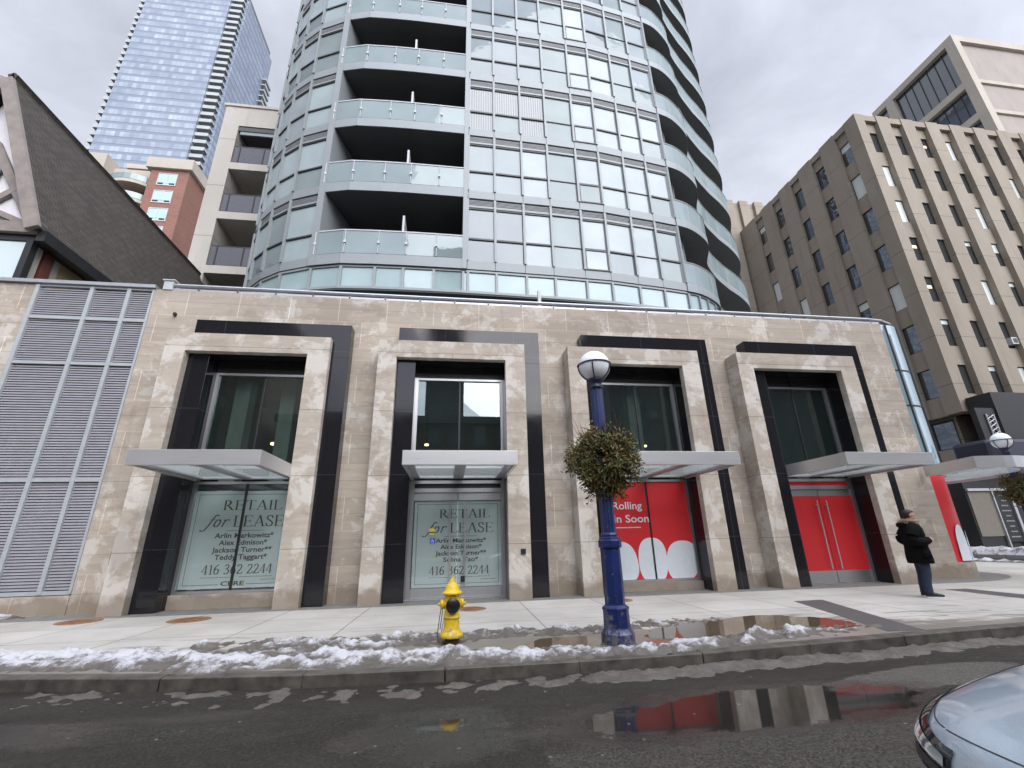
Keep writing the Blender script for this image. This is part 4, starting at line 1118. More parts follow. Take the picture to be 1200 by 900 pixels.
# ================================================================ RED BRICK APARTMENTS
BB = thing('brick_apartments', 'red brick apartment building with cream stone cornice and white windows behind the dark roof', 'apartment block', (-40, 44, 0)); BO = (-40, 44, 0)
M['brick'] = brick_mat('red_brick', (0.20, 0.088, 0.066), (0.25, 0.118, 0.09), (0.27, 0.17, 0.13))
M['cream'] = precast('cream_cast_stone', (0.40, 0.36, 0.305), (0.48, 0.44, 0.375), 50)
M['green_glass'] = glass_panel('green_apartment_glass', (0.33, 0.48, 0.44), 0.2)
m = MB(); m.box(-39.4, -34.8, 40, 50, 0, 47.9); m.box(-50, -39.4, 42, 50, 0, 47.6); m.box(-34.8, -31.2, 46, 56, 0, 50.6); m.box(-44.5, -39.6, 43, 50, 47.6, 50.3); m.box(-62, -45.5, 40.5, 50, 0, 47.4); m.box(-34.8, -30, 47, 56, 0, 44)
m.build('wall', M['brick'], BB, org=BO)
m = MB(); m.box(-39.9, -34.4, 39.6, 50, 47.9, 49.5); m.box(-62, -45.1, 40.1, 50, 47.4, 49.9); m.box(-45.1, -39.9, 41.7, 50, 47.6, 49.0); m.box(-44.7, -39.4, 42.8, 50, 50.3, 51.0); m.box(-35.0, -31.0, 45.8, 56, 50.6, 51.8)
m.build('cornice', M['cream'], BB, org=BO)
def apt_window(x0, x1, z0, z1, y, n):
    m = MB(); t = 0.09
    m.box(x0, x1, y - 0.06, y + 0.03, z0, z0 + 0.12); m.box(x0, x1, y - 0.06, y + 0.03, z1 - t, z1)
    for k in range(n + 1):
        x = lerp(x0 + t / 2, x1 - t / 2, k / n); m.box(x - t / 2, x + t / 2, y - 0.06, y + 0.03, z0 + 0.12, z1 - t)
    m.box(x0, x1, y - 0.05, y + 0.03, z0 + 0.40, z0 + 0.47)
    f = m.build('window', M['white_post'], BB, org=BO)
    m = MB(); m.box(x0 + t, x1 - t, y - 0.02, y, z0 + 0.12, z1 - t); m.build('pane', M['green_glass'], f, org=BO)
    m = MB(); m.box(x0 + 0.15, x0 + 0.75, y - 0.055, y - 0.021, z0 + 0.13, z0 + 0.39); m.box(x1 - 0.75, x1 - 0.15, y - 0.055, y - 0.021, z0 + 0.13, z0 + 0.39); m.build('vent_panel', M['black'], f, org=BO)
for k in range(6):
    zt = 47.3 - 2.75 * k
    apt_window(-38.35, -36.1, zt - 1.95, zt, 39.99, 2)
    apt_window(-34.3, -32.0, zt - 1.9 + 0.6, zt + 0.6, 45.98, 2)
    apt_window(-46.9 - 3, -46.2, zt - 1.9, zt, 40.49, 2)
for k in range(5):
    zt = 45.6 - 2.75 * k
    pts = [(-45.2, 42)] + [(-42.3 + 2.9 * math.cos(R(a)), 41.9 + 2.0 * math.sin(R(a))) for a in range(180, 361, 15)] + [(-39.4, 42)]
    m = MB(); m.prism(pts, zt, zt + 0.45); b_ = m.build('balcony', M['cream'], BB, org=BO)
    m = MB()
    for a, b in zip(pts[:-1], pts[1:]): m.wallbox(a, b, outn(a, b), -0.05, 0.0, zt + 0.5, zt + 1.35)
    m.build('railing_glass', M['rail_glass'], b_, org=BO)

# ================================================================ BLUE GLASS SKYSCRAPER
BT = thing('glass_skyscraper', 'tall blue glass skyscraper with columns of small balconies in the upper left', 'skyscraper', (-97, 122, 0)); SO = (-97, 122, 0)
def curtain(name, axis, c1, c2, cm, fl=3.0, bw=1.35):
    g = NT(name); x, y, z = g.sep(); h = x if axis == 'x' else y
    zz = g.math('ADD', z, 300.0)
    b = g.brick(g.comb(g.math('ADD', h, 200.0), zz), bw, fl, 0.07, c1, c2, cm, off=0.0, sm=0.05)
    row = g.math('FRACT', g.math('DIVIDE', zz, fl))
    c = g.mixc(g.ramp(row, 0.70, 0.72), b.outputs[0], (0.205, 0.235, 0.295))
    pn = g.ramp(g.noise(0.10, 5, 0.6, sc=(1, 1, 1.8)), 0.36, 0.64)
    c = g.mixc(g.math('MULTIPLY', pn, 0.6), c, (0.185, 0.215, 0.28))
    line = g.ramp(g.math('ABSOLUTE', g.math('SUBTRACT', row, 0.03)), 0.025, 0.035, 0.75, 0)
    c = g.mixc(line, c, (0.05, 0.06, 0.09))
    g.set('Base Color', c); g.set('Roughness', 0.22); g.set('IOR', 1.35)
    return g.m
M['blue_x'] = curtain('blue_curtain_wall', 'x', (0.225, 0.262, 0.32), (0.39, 0.445, 0.48), (0.27, 0.31, 0.355))
M['blue_y'] = curtain('blue_curtain_wall_side', 'y', (0.21, 0.26, 0.33), (0.28, 0.34, 0.41), (0.42, 0.47, 0.51), bw=2.2)
m = MB(); m.box(-112, -84.6, 110, 140, 0, 206); m.build('curtain_wall', M['blue_x'], BT, org=SO)
m = MB(); m.box(-84.6, -81.6, 114.5, 136, 0, 203); m.build('recess_wall', M['g_dark'], BT, org=SO)
m = MB(); m.box(-81.6, -79.9, 112.4, 135.4, 0, 197); m.build('side_wall', M['blue_y'], BT, org=SO)
M['pale_slab'] = plain('pale_concrete_slab', (0.36, 0.38, 0.38), 0.7, var=0.1, scale=0.4)
for k in range(30):
    z = 112.0 + 3.0 * k
    m = MB(); m.box(-84.55, -80.6, 110.6, 114.5, z, z + 0.4); m.box(-84.55, -80.6, 110.5, 110.6, z, z + 1.35); m.box(-80.7, -80.6, 110.6, 112.4, z, z + 1.35)
    m.build('balcony', M['pale_slab'], BT, org=SO)
    m = MB(); m.box(-114.4, -112, 111, 116, z, z + 0.5); m.box(-114.45, -114.4, 111, 116, z + 0.5, z + 1.4); m.box(-114.4, -112, 110.95, 111, z, z + 1.4)
    m.build('balcony', M['pale_slab'], BT, org=SO)
    if k < 24:
        m = MB(); m.box(-80, -78.4, 131.4, 136.5, z + 0.0, z + 0.5); m.box(-78.45, -78.4, 131.4, 136.5, z + 0.5, z + 1.3); m.build('balcony', M['pale_slab'], BT, org=SO)

# ================================================================ GABLED HOUSE WITH DARK SHINGLES
HS = thing('gabled_house', 'half timbered house with steep dark shingle roof and white gable at the left edge', 'house', (-14, 10, 0)); HO = (-14, 10, 0)
M['shingle'] = shingle_mat()
M['stucco'] = plain('white_stucco', (0.70, 0.68, 0.70), 0.85, var=0.05, scale=3, bump=0.1)
M['timber'] = plain('taupe_timber', (0.24, 0.205, 0.185), 0.7, var=0.2, scale=3, sc=(1, 1, 1))
M['tan_brick'] = brick_mat('tan_brick', (0.36, 0.25, 0.14), (0.42, 0.30, 0.175), (0.30, 0.23, 0.15), 0.21, 0.075, 0.009)
M['gutter'] = plain('black_gutter', (0.018, 0.018, 0.02), 0.4, var=0.2)
M['downpipe'] = plain('oxide_red_downpipe', (0.12, 0.035, 0.025), 0.5, var=0.2)
ax, az_, ex, ez, gy = -13.95, 15.56, -11.55, 9.85, 1.05
exl = 2 * ax - ex
yb = 26.0
sl = (az_ - ez) / (ax - ex)     # negative
m = MB()
nr = Vector((az_ - ez, 0, ex - ax)).normalized()
nr = Vector((az_ - ez, 0, -(ax - ex))).normalized()
for sgn in (1, -1):
    e_ = ex if sgn > 0 else exl
    q = [(ax, gy - 0.22, az_), (e_, gy - 0.22, ez), (e_, yb, ez), (ax, yb, az_)]
    n = Vector((sgn * (az_ - ez), 0, abs(ex - ax))).normalized()
    if sgn < 0: q = q[::-1]
    m.slab(q[::1] if sgn > 0 else q, n, 0.16)
m.tube((ax, gy - 0.21, az_ - 0.04), (ax, yb, az_ - 0.04), 0.08, n=10)
m.build('roof', M['shingle'], HS, org=HO)
m = MB(); m.box(exl + 0.35, ex - 0.40, gy + 0.15, yb - 0.3, 0, 9.75); m.build('wall', M['tan_brick'], HS, org=HO)
m = MB(); m.slab([(exl + 0.2, gy + 0.06, 9.9), (ex - 0.2, gy + 0.06, 9.9), (ax, gy + 0.06, az_ - 0.62)], (0, -1, 0), 0.12); m.build('gable_wall', M['stucco'], HS, org=HO)
m = MB()
def beam(p, q, wd=0.26, y=gy - 0.02, dep=0.10):
    p, q = Vector((p[0], 0, p[1])), Vector((q[0], 0, q[1])); d = (q - p).normalized(); s = Vector((-d.z, 0, d.x)) * wd / 2
    m.slab([(a.x, y - dep / 2, a.z) for a in (p - s, q - s, q + s, p + s)], (0, -1, 0), dep)
beam((exl + 0.1, 9.93), (ex - 0.1, 9.93), 0.34, gy - 0.045, 0.2)
beam((ax, az_ - 0.36), (ex - 0.12, ez - 0.05), 0.34, gy - 0.30, 0.12); beam((ax, az_ - 0.36), (exl + 0.12, ez - 0.05), 0.34, gy - 0.302, 0.12)
beam((-13.75, 12.9), (-11.95, 10.0), 0.24); beam((-14.15, 12.9), (-15.95, 10.0), 0.24, gy - 0.022)
beam((-13.6, 10.35), (-12.75, 11.25), 0.18, gy - 0.024); beam((-13.7, 10.75), (-12.2, 10.12), 0.16, gy - 0.026); beam((-14.3, 10.35), (-15.15, 11.25), 0.18, gy - 0.024)
m.build('timber_frame', M['timber'], HS, org=HO)
m = MB(); m.box(-14.6, -13.3, gy - 0.06, gy - 0.03, 11.35, 12.35); m.build('gable_window', M['g_mid'], HS, org=HO)
M['g_house'] = glass_panel('house_glass_sky_tint', (0.42, 0.50, 0.47), 0.35)  # bright sky reflection painted into the base colour, besides the mirror coat
m = MB(); m.box(-15.9, -11.96, gy + 0.02, gy + 0.16, 3.0, 9.55)
m.build('front_window', M['g_house'], HS, org=HO)
m = MB(); m.box(-11.96, -11.79, gy - 0.02, gy + 0.17, 2.8, 9.76); m.box(-16.1, -11.96, gy - 0.02, gy + 0.17, 9.55, 9.76); m.box(-13.95, -13.85, gy - 0.01, gy + 0.17, 3.0, 9.55)
m.build('window_frame', M['gutter'], HS, org=HO)
m = MB(); m.box(ex - 0.1, ex + 0.12, gy - 0.15, yb, ez - 0.36, ez - 0.02); m.box(ex - 0.42, ex - 0.1, gy + 0.15, yb, ez - 0.28, ez - 0.12); m.build('gutter', M['gutter'], HS, org=HO)
m = MB(); m.box(ex - 0.46, ex - 0.33, gy + 0.20, gy + 0.44, 0, ez - 0.3); m.box(ex - 0.46, ex - 0.37, gy + 0.90, gy + 1.1, 0, ez - 0.3); m.build('corner_board', M['beige'], HS, org=HO)
m = MB(); m.box(ex - 0.42, ex - 0.29, gy + 0.50, gy + 0.80, 0, ez - 0.3); m.build('downpipe', M['downpipe'], HS, org=HO)

# ================================================================ BROWN RIBBED OFFICE BUILDING
OB = thing('office_building', 'brown ribbed concrete office building with deep set windows on the right', 'office building', (45, 20, 0)); OO = (45, 20, 0)
M['brown'] = precast('brown_precast', (0.255, 0.218, 0.172), (0.325, 0.283, 0.228))
OX, OY, OT = 32.3, 12.0, 33.9
OW = 78.0
rows = [32.35 - 3.43 * k for k in range(7)]
m = MB()
m.box(OX + 0.62, OW, OY + 0.62, 27.4, 8.55, OT - 0.06)
m.box(29.0, 40, 27.4, 46, 0, 38.3)
m.build('wall', M['brown'], OB, org=OO)
m = MB()
m.box(OX, OX + 0.85, OY, OY + 1.05, 8.4, OT)        # corner pier
xs_ = []; x = OX + 0.85
while x < OW - 2:
    m.box(x + 1.2, x + 2.38, OY, OY + 0.62, 8.4, OT + 0.05); xs_.append(x); x += 2.38
ys_ = []; y = OY + 1.05
while y < 26.0:
    m.box(OX, OX + 0.62, y + 1.12, (27.42 if y > 23 else y + 2.65), 8.4, OT + 0.06); ys_.append(y); y += 2.65
for k in range(6): m.box(29.15 + 1.9 * k, 30.2 + 1.9 * k, 27.05, 27.4, 8, 38.4)
for x in xs_:
    zt = OT - 0.05
    for z in rows + [8.4]:
        m.box(x, x + 1.2, OY + 0.34, OY + 0.622, z, zt); zt = z - 2.05
for y in ys_:
    zt = OT - 0.05
    for z in rows + [8.4]:
        m.box(OX + 0.24, OX + 0.622, y, y + 1.12, z, zt); zt = z - 2.05
for x in xs_: m.box(x, x + 1.2, OY + 0.06, OY + 0.34, OT - 0.55, OT + 0.02)
for y in ys_: m.box(OX + 0.06, OX + 0.34, y, y + 1.12, OT - 0.55, OT + 0.02)
m.build('ribbed_facade', M['brown'], OB, org=OO)
M['g_office'] = glass_panel('dark_office_glass', (0.045, 0.048, 0.05), 0.14)
M['blind'] = plain('pale_blind', (0.62, 0.66, 0.64), 0.6, var=0.05)
M['warm_lit'] = emit('lit_office_ceiling', (0.9, 0.75, 0.5), 0.7)
ro = random.Random(5); cnt = 0; rest = MB()
def office_window(face, p, z):
    global cnt
    if face == 'f':
        m = MB(); m.box(p + 0.0, p + 1.2, OY + 0.46, OY + 0.50, z - 2.05, z); q = MB(); h = ro.choice([0, 0, 0, 0, 2.0, 0.35, 0.8, 2.0])
        fr = [(p, p + 0.05), (p + 1.15, p + 1.2)]
        box = lambda mm, a, b, y0, y1, c, d: mm.box(p + a, p + b, OY + y0, OY + y1, c, d)
    else:
        m = MB(); m.box(OX + 0.36, OX + 0.40, p, p + 1.12, z - 2.05, z); h = ro.choice([0, 0, 0, 2.0, 0.6, 0, 0])
        box = lambda mm, a, b, y0, y1, c, d: mm.box(OX + y0 - 0.10, OX + y1 - 0.10, p + a, p + b, c, d)
    cnt += 1
    w_ = m.build('window', M['g_office'], OB, org=OO)
    fm = MB(); L = 1.2 if face == 'f' else 1.12
    box(fm, 0, 0.045, 0.42, 0.53, z - 2.05, z); box(fm, L - 0.045, L, 0.42, 0.53, z - 2.05, z); box(fm, 0.045, L - 0.045, 0.42, 0.53, z - 0.05, z); box(fm, 0.045, L - 0.045, 0.42, 0.53, z - 2.05, z - 1.99)
    fm.build('window_frame', M['dark_metal'], w_, org=OO)
    if h > 0:
        b = MB(); box(b, 0.05, L - 0.05, 0.44, 0.455, max(z - h, z - 1.98), z - 0.055); b.build('blind', M['blind'], w_, org=OO)
    elif ro.random() < 0.12:
        b = MB(); box(b, 0.1, L - 0.2, 0.445, 0.455, z - 0.9, z - 0.65); b.build('lit_ceiling', M['warm_lit'], w_, org=OO)
for z in rows:
    for y in ys_[:6]: office_window('l', y, z)
    for x in xs_[:7]: office_window('f', x, z)
m = MB()
for z in rows:
    for x in xs_[7:]: m.box(x, x + 1.2, OY + 0.46, OY + 0.50, z - 2.05, z)
w_ = m.build('far_windows', M['g_office'], OB, org=OO); w_['kind'] = 'stuff'
m = MB(); m.box(OX + 0.9, OW, OY + 1.2, 27.4, 0, 8.4); m.build('base_wall', M['brown'], OB, org=OO)
m = MB()
for k in range(3): m.box(OX + 0.6, OX + 0.9, 13.0 + 1.8 * k, 14.6 + 1.8 * k, 0, 5.6)
m.box(OX + 0.45, OX + 0.9, OY + 0.9, 27, 3.6, 6.3)
m.build('base_pier', M['brown'], OB, org=OO)
m = MB(); m.box(OX + 0.80, OX + 0.88, 13.4, 20, 6.4, 8.2); m.build('base_window', M['g_office'], OB, org=OO)
m = MB(); m.box(OX + 0.74, OX + 0.80, 14.7, 14.8, 6.4, 8.2); m.box(OX + 0.74, OX + 0.80, 13.4, 20, 8.1, 8.22); m.build('base_window_frame', M['dark_metal'], OB, org=OO)
m = MB(); m.box(38.6, 39.2, OY + 0.1, OY + 0.7, 13.4, 13.9); w_ = m.build('air_conditioner', M['white_post'], OB, org=OO)
m = MB(); m.box(38.7, 39.0, OY + 0.085, OY + 0.1, 13.48, 13.82); m.build('grille', M['dark_metal'], w_, org=OO)

# ================================================================ BEIGE OFFICE TOWER BEHIND
GT = thing('beige_tower', 'pale beige office tower with dark glazed side behind the brown building', 'office building', (100, 45, 0)); GO = (100, 45, 0)
M['beige2'] = precast('warm_beige_panel', (0.30, 0.265, 0.235), (0.36, 0.32, 0.285), 200)
GX, GYY, GZ = 82.7, 30.0, 80.8
m = MB(); m.box(GX + 1.2, 130, GYY + 0.5, 44.5, 0, GZ - 0.5); m.build('wall', M['beige2'], GT, org=GO)
m = MB()
m.box(GX, GX + 1.3, GYY, GYY + 1.3, 0, GZ + 0.1); m.box(GX + 1.3, 130, GYY, GYY + 0.8, GZ - 1.2, GZ + 0.1); m.box(GX, GX + 1.3, GYY + 1.3, 45, GZ - 1.2, GZ + 0.1)
m.box(GX, GX + 1.3, 41.0, 42.4, 0, GZ - 1.2)
for z in (71.2, 64.6, 58.0, 51.4, 44.8, 38.0):
    m.box(GX + 0.05, GX + 1.25, GYY + 1.3, 41.0, z - 1.3, z); m.box(GX + 1.3, 130, GYY + 0.2, GYY + 0.5, z - 1.0, z - 0.3)
m.build('frame', M['cream'], GT, org=GO)
m = MB(); m.box(GX + 0.8, GX + 1.19, GYY + 1.3, 44.5, 0, GZ - 1.2); m.build('glazing', M['g_office'], GT, org=GO)
m = MB()
for k in range(8): y = GYY + 2.6 + 1.35 * k; m.box(GX + 0.72, GX + 0.8, y - 0.06, y + 0.06, 0, GZ - 1.2)
m.build('mullion', M['dark_metal'], GT, org=GO)

# ================================================================ DARK STOREFRONT ACROSS THE SIDE STREET
DS = thing('dark_storefront', 'black storefront with navy awning and black sign boards below the brown office building', 'storefront', (36, 11, 0.06)); DO = (36, 11, 0.06)
M['navy'] = plain('navy_awning', (0.016, 0.018, 0.035), 0.55, var=0.2)
M['grey_store'] = plain('grey_store_blind', (0.17, 0.15, 0.12), 0.6, var=0.1)
m = MB(); m.box(28.75, 60, 10.8, 11.9, 0.06, 5.0); m.build('wall', M['black'], DS, org=DO)
m = MB(); m.prism([(30.3, 10.1), (30.8, 9.75), (48, 9.7), (48, 11.9), (30.3, 11.9)], 4.75, 6.15); m.build('awning', M['navy'], DS, org=DO, bevel=0.2)
m = MB(); m.box(32.6, 60, 10.5, 11.9, 6.2, 9.2); m.build('upper_box', M['black'], DS, org=DO)
m = MB(); m.box(31.2, 32.6, 10.6, 10.9, 7.75, 8.2); m.box(31.2, 31.7, 10.6, 10.9, 6.16, 7.75); m.build('sign_frame', M['black'], DS, org=DO)
m = MB()
for k in range(6):
    z = 6.25 + 0.25 * k; m.tube((31.8, 10.55, z), (32.3, 10.55, z + 0.25), 0.03, n=6); m.tube((32.3, 10.55, z), (31.8, 10.55, z + 0.25), 0.03, n=6)
m.tube((31.78, 10.55, 6.2), (31.78, 10.55, 7.8), 0.045, n=6); m.tube((32.32, 10.55, 6.2), (32.32, 10.55, 7.8), 0.045, n=6)
m.build('lattice', M['alu'], DS, org=DO)
m = MB(); m.box(28.85, 30.35, 10.76, 10.80, 0.9, 3.3); m.build('store_window', M['grey_store'], DS, org=DO)
m = MB(); m.box(28.8, 36, 10.66, 10.79, 3.32, 3.46); m.box(30.36, 30.44, 10.68, 10.79, 0.3, 3.3); m.box(31.42, 31.58, 10.62, 10.79, 0.3, 3.3); m.box(32.75, 32.9, 10.62, 10.79, 0.3, 3.3)
m.build('store_frame', M['alu'], DS, org=DO)
M['sign_ink'] = plain('grey_sign_ink', (0.30, 0.30, 0.31), 0.6, var=0.1)
def board(x0, x1, z0, z1, rows_, seed, y=10.70):
    m = MB(); m.box(x0, x1, y, y + 0.07, z0, z1); b = m.build('sign_board', M['black'], DS, org=DO)
    m = MB(); rr = random.Random(seed); z = z1 - 0.25
    for k in range(rows_):
        cxx = (x0 + x1) / 2; u = cxx - rr.uniform(0.18, 0.36) * (x1 - x0); u1 = 2 * cxx - u
        while u < u1:
            wv = rr.uniform(0.03, 0.10); bar(m, u, min(u + wv, u1), z, z + 0.06, y - 0.006); u += wv + 0.025
        z -= (z1 - z0 - 0.2) / rows_
    m.build('sign_lines', M['sign_ink'], b, org=DO)
board(30.5, 31.38, 0.6, 3.28, 9, 3); board(31.62, 32.7, 0.6, 3.28, 4, 8); board(32.95, 34.2, 0.6, 3.28, 5, 12)

# ================================================================ BUILDINGS ACROSS THE MAIN STREET (seen mirrored in the glass)
M['far_brick'] = brick_mat('medium_dark_brick', (0.10, 0.075, 0.06), (0.14, 0.10, 0.08), (0.16, 0.14, 0.12), 0.5, 0.2)  # medium-dark brick colour of the buildings across the road
M['far_grey'] = precast('grey_tower_concrete', (0.14, 0.15, 0.155), (0.20, 0.21, 0.215), 3.2)
def opposite(name, x0, x1, y0, y1, h, mat, label, cat, bays, floors):
    t = thing(name, label, cat, ((x0 + x1) / 2, (y0 + y1) / 2, 0)); og = ((x0 + x1) / 2, (y0 + y1) / 2, 0)
    m = MB(); m.box(x0, x1, y0, y1, 0, h); m.build('wall', mat, t, org=og)
    m = MB(); bw = (x1 - x0) / bays; fh = h / floors
    for i in range(bays):
        for j in range(floors): m.box(x0 + (i + 0.25) * bw, x0 + (i + 0.75) * bw, y1 - 0.02, y1 + 0.05, j * fh + 0.35 * fh, j * fh + 0.82 * fh)
    m.build('windows', M['g_dark'], t, org=og)['kind'] = 'stuff'
    m = MB(); m.box(x0 - 0.2, x1 + 0.2, y1, y1 + 0.3, h - 0.5, h + 0.2); m.build('cornice', M['far_grey'], t, org=og)
opposite('brick_shop_row', -16, 15, -42, -30, 12.6, M['far_brick'], 'low brick shop row across the road, mirrored in the second shop window', 'building', 14, 3)
opposite('corner_block', -60, -17, -46, -29, 24, M['far_brick'], 'brown brick block across the road, mirrored in the first shop window', 'building', 16, 6)
opposite('grey_block', 16, 70, -48, -29, 26, M['far_grey'], 'grey concrete block across the road, mirrored in the third and fourth shop windows', 'building', 18, 7)
opposite('slim_tower', -7.5, 3.5, -125, -112, 95, M['far_grey'], 'slim grey tower far across the road, mirrored in the second shop window', 'tower', 5, 28)

# ================================================================ STREET LAMPS
M['blue'] = plain('royal_blue_paint', (0.010, 0.020, 0.095), 0.34, 0.0, var=0.3, scale=5, bump=0.03, grime=0.7)
M['globe'] = plain('white_lamp_globe', (0.80, 0.82, 0.84), 0.25, var=0.03)
M['globe_frame'] = plain('navy_globe_cage', (0.016, 0.02, 0.05), 0.4, var=0.1)
def street_lamp(loc, label):
    t = thing('street_lamp', label, 'street lamp', loc, R(10), 'blue street lamps with white globes')
    o8 = R(22.5)
    m = MB()
    k = 1 / math.cos(R(22.5))
    prof = [(0.215, -0.05), (0.215, 0.02), (0.200, 0.035), (0.198, 0.15), (0.165, 0.20), (0.158, 0.215), (0.155, 0.42), (0.165, 0.43), (0.160, 0.455), (0.128, 0.475), (0.124, 0.50), (0.120, 1.18)]
    m.lathe([(r * k, z) for r, z in prof], (0, 0, 0), 8, rot=o8)
    m.build('base', M['blue'], t, bevel=0.006)
    m = MB(); m.lathe([(0.142 * k, 1.181), (0.146 * k, 1.20), (0.146 * k, 1.275), (0.132 * k, 1.29), (0.132 * k, 1.31), (0.112 * k, 1.32), (0.112 * k, 1.35), (0.098 * k, 1.38)], (0, 0, 0), 8, rot=o8); m.build('collar', M['blue'], t, bevel=0.004)
    m = MB(); n = 24; vs = []
    for z, r in ((1.36, 0.098), (2.4, 0.097), (3.42, 0.092), (3.47, 0.094)):
        for i in range(n):
            rr = r * (1.0 if i % 3 else 0.90); a = 2 * math.pi * i / n; vs.append((rr * math.cos(a), rr * math.sin(a), z))
    m.add(vs, [(j * n + i, j * n + (i + 1) % n, (j + 1) * n + (i + 1) % n, (j + 1) * n + i) for j in range(3) for i in range(n)] + [list(range(3 * n, 4 * n))])
    m.build('shaft', M['blue'], t)
    m = MB(); m.smooth = True; m.lathe([(0.10, 3.46), (0.115, 3.50), (0.075, 3.54), (0.10, 3.57), (0.13, 3.60), (0.13, 3.62)], (0, 0, 0), 20); m.build('globe_seat', M['globe_frame'], t)
    m = MB(); m.smooth = True; rg = 0.245; zc = 3.845
    m.lathe([(rg * math.sin(R(a)), zc - rg * math.cos(R(a))) for a in list(range(22, 180, 8)) + [179.5]], (0, 0, 0), 32); m.build('globe', M['globe'], t)
    m = MB(); rc = rg + 0.012
    m.path([(rc * math.cos(R(a)), rc * math.sin(R(a)), zc + 0.015) for a in range(0, 361, 12)], 0.011, 6)
    for q in range(5):
        a = R(72 * q + 20); m.path([(rc * math.sin(R(b)) * math.cos(a), rc * math.sin(R(b)) * math.sin(a), zc - rc * math.cos(R(b))) for b in range(24, 95, 10)], 0.010, 6)
    m.build('globe_cage', M['globe_frame'], t)
    return t
L1 = street_lamp((2.2, -4.93, 0), 'royal blue street lamp with white globe at the kerb in front of the red graphic')
dup(L1, (16.75, 0.15, 0), 'blue street lamp at the right edge beyond the corner canopy')
dup(L1, (27.75, 11.9, 0.06), 'distant blue street lamp seen under the corner canopy before the dark storefront')

def leaf_mat(name, cols):
    g = NT(name)
    oi = g.n('ShaderNodeNewGeometry')
    q = g.n('ShaderNodeValToRGB'); el = q.color_ramp.elements
    el[0].color = (*cols[0], 1); el[1].color = (*cols[-1], 1)
    for i, c in enumerate(cols[1:-1]): e_ = el.new((i + 1) / (len(cols) - 1)); e_.color = (*c, 1)
    g.l(oi.outputs['Random Per Island'], q.inputs[0])
    g.set('Base Color', q.outputs[0]); g.set('Roughness', 0.6)
    return g.m
M['leaf'] = leaf_mat('winter_evergreen_leaf', [(0.030, 0.040, 0.010), (0.10, 0.10, 0.018), (0.10, 0.052, 0.014), (0.17, 0.140, 0.028), (0.050, 0.080, 0.022), (0.17, 0.085, 0.022), (0.08, 0.095, 0.022), (0.26, 0.26, 0.14)])
M['twig'] = plain('red_brown_twig', (0.15, 0.045, 0.03), 0.7, var=0.3)
M['liner'] = plain('dark_basket_liner', (0.022, 0.020, 0.017), 0.9, var=0.3)
def planter(loc, label, n=900, seed=1):
    t = thing('hanging_planter', label, 'planter', loc, 0, 'planters of evergreens on the lamp posts')
    rr = random.Random(seed)
    m = MB(); m.smooth = True
    m.lathe([(0.10, -0.40), (0.17, -0.35), (0.25, -0.22), (0.28, -0.06), (0.26, 0.06), (0.19, 0.13), (0.11, 0.15)], (0, 0, 0), 20, capped=False); m.build('basket', M['liner'], t)
    m = MB()
    def leaf(p, d, L, Wd):
        d = d.normalized(); s = d.cross(Vector((rr.uniform(-1, 1), rr.uniform(-1, 1), rr.uniform(-1, 1)))).normalized() * Wd / 2
        mid = p + d * L * 0.5 + d.cross(s).normalized() * L * 0.12
        m.add([p, mid + s, p + d * L, mid - s], [(0, 1, 2, 3)])
    clumps = []
    for i in range(34):
        a = i * 2.399 + rr.uniform(-0.4, 0.4); u = -1 + 2 * ((i + 0.5) / 34)
        prof = (0.50 if u > -0.2 else 0.50 - 0.38 * (-u - 0.2)) * math.sqrt(max(0.12, 1 - abs(u) ** 2.6))
        clumps.append((a, u, prof * rr.uniform(0.72, 1.14), rr.uniform(0.09, 0.17)))
    for i in range(n):
        a0, u, pr0, sp = clumps[i % len(clumps)]
        p = Vector((pr0 * math.cos(a0), pr0 * math.sin(a0), u * 0.45)) + Vector((rr.gauss(0, sp * 0.75), rr.gauss(0, sp * 0.75), rr.gauss(0, sp * 0.75)))
        a = math.atan2(p.y, p.x)
        out = Vector((math.cos(a), math.sin(a), 0.0))
        droop = rr.uniform(-1.6, -0.3) if u < 0.25 else rr.uniform(0.1, 2.4)
        d = out * rr.uniform(0.4, 1.0) + Vector((rr.uniform(-.5, .5), rr.uniform(-.5, .5), droop))
        d.normalize(); L = rr.uniform(0.10, 0.26)
        p0 = p - d * L * 0.5
        for q in range(7):
            b = p0 + d * L * q / 6; side = d.orthogonal(); side.rotate(Matrix.Rotation(q * 2.4 + rr.random(), 3, d))
            leaf(b, d * 0.75 + side * 0.75, rr.uniform(0.05, 0.13), rr.uniform(0.020, 0.05))
    m.v = [(a * 0.69, b * 0.69, c * 0.76) for a, b, c in m.v]
    m.build('foliage', M['leaf'], t)
    m = MB()
    for i in range(26):
        a = rr.uniform(0, 2 * math.pi); r0 = rr.uniform(0.1, 0.3)
        p = Vector((r0 * math.cos(a), r0 * math.sin(a), 0.25)); d = Vector((math.cos(a) * 0.45 + rr.uniform(-.25, .25), math.sin(a) * 0.45 + rr.uniform(-.25, .25), 1)).normalized(); L = rr.uniform(0.25, 0.52)
        q = p + d * L * 0.6; e_ = q + (d + Vector((rr.uniform(-.3, .3), rr.uniform(-.3, .3), 0))) * L * 0.4
        m.tube(p, q, 0.005, 0.0035, 5); m.tube(q, e_, 0.0035, 0.002, 5)
    m.build('twigs', M['twig'], t)
    return t
planter((2.2, -4.93, 2.33), 'bushy brown green planter around the near blue lamp post beside the second canopy', 1800, 1)
planter((16.75, 0.15, 2.40), 'bushy planter around the blue lamp post at the right edge', 700, 2)
planter((27.75, 11.9, 2.5), 'small distant planter on the lamp post seen under the corner canopy', 500, 3)

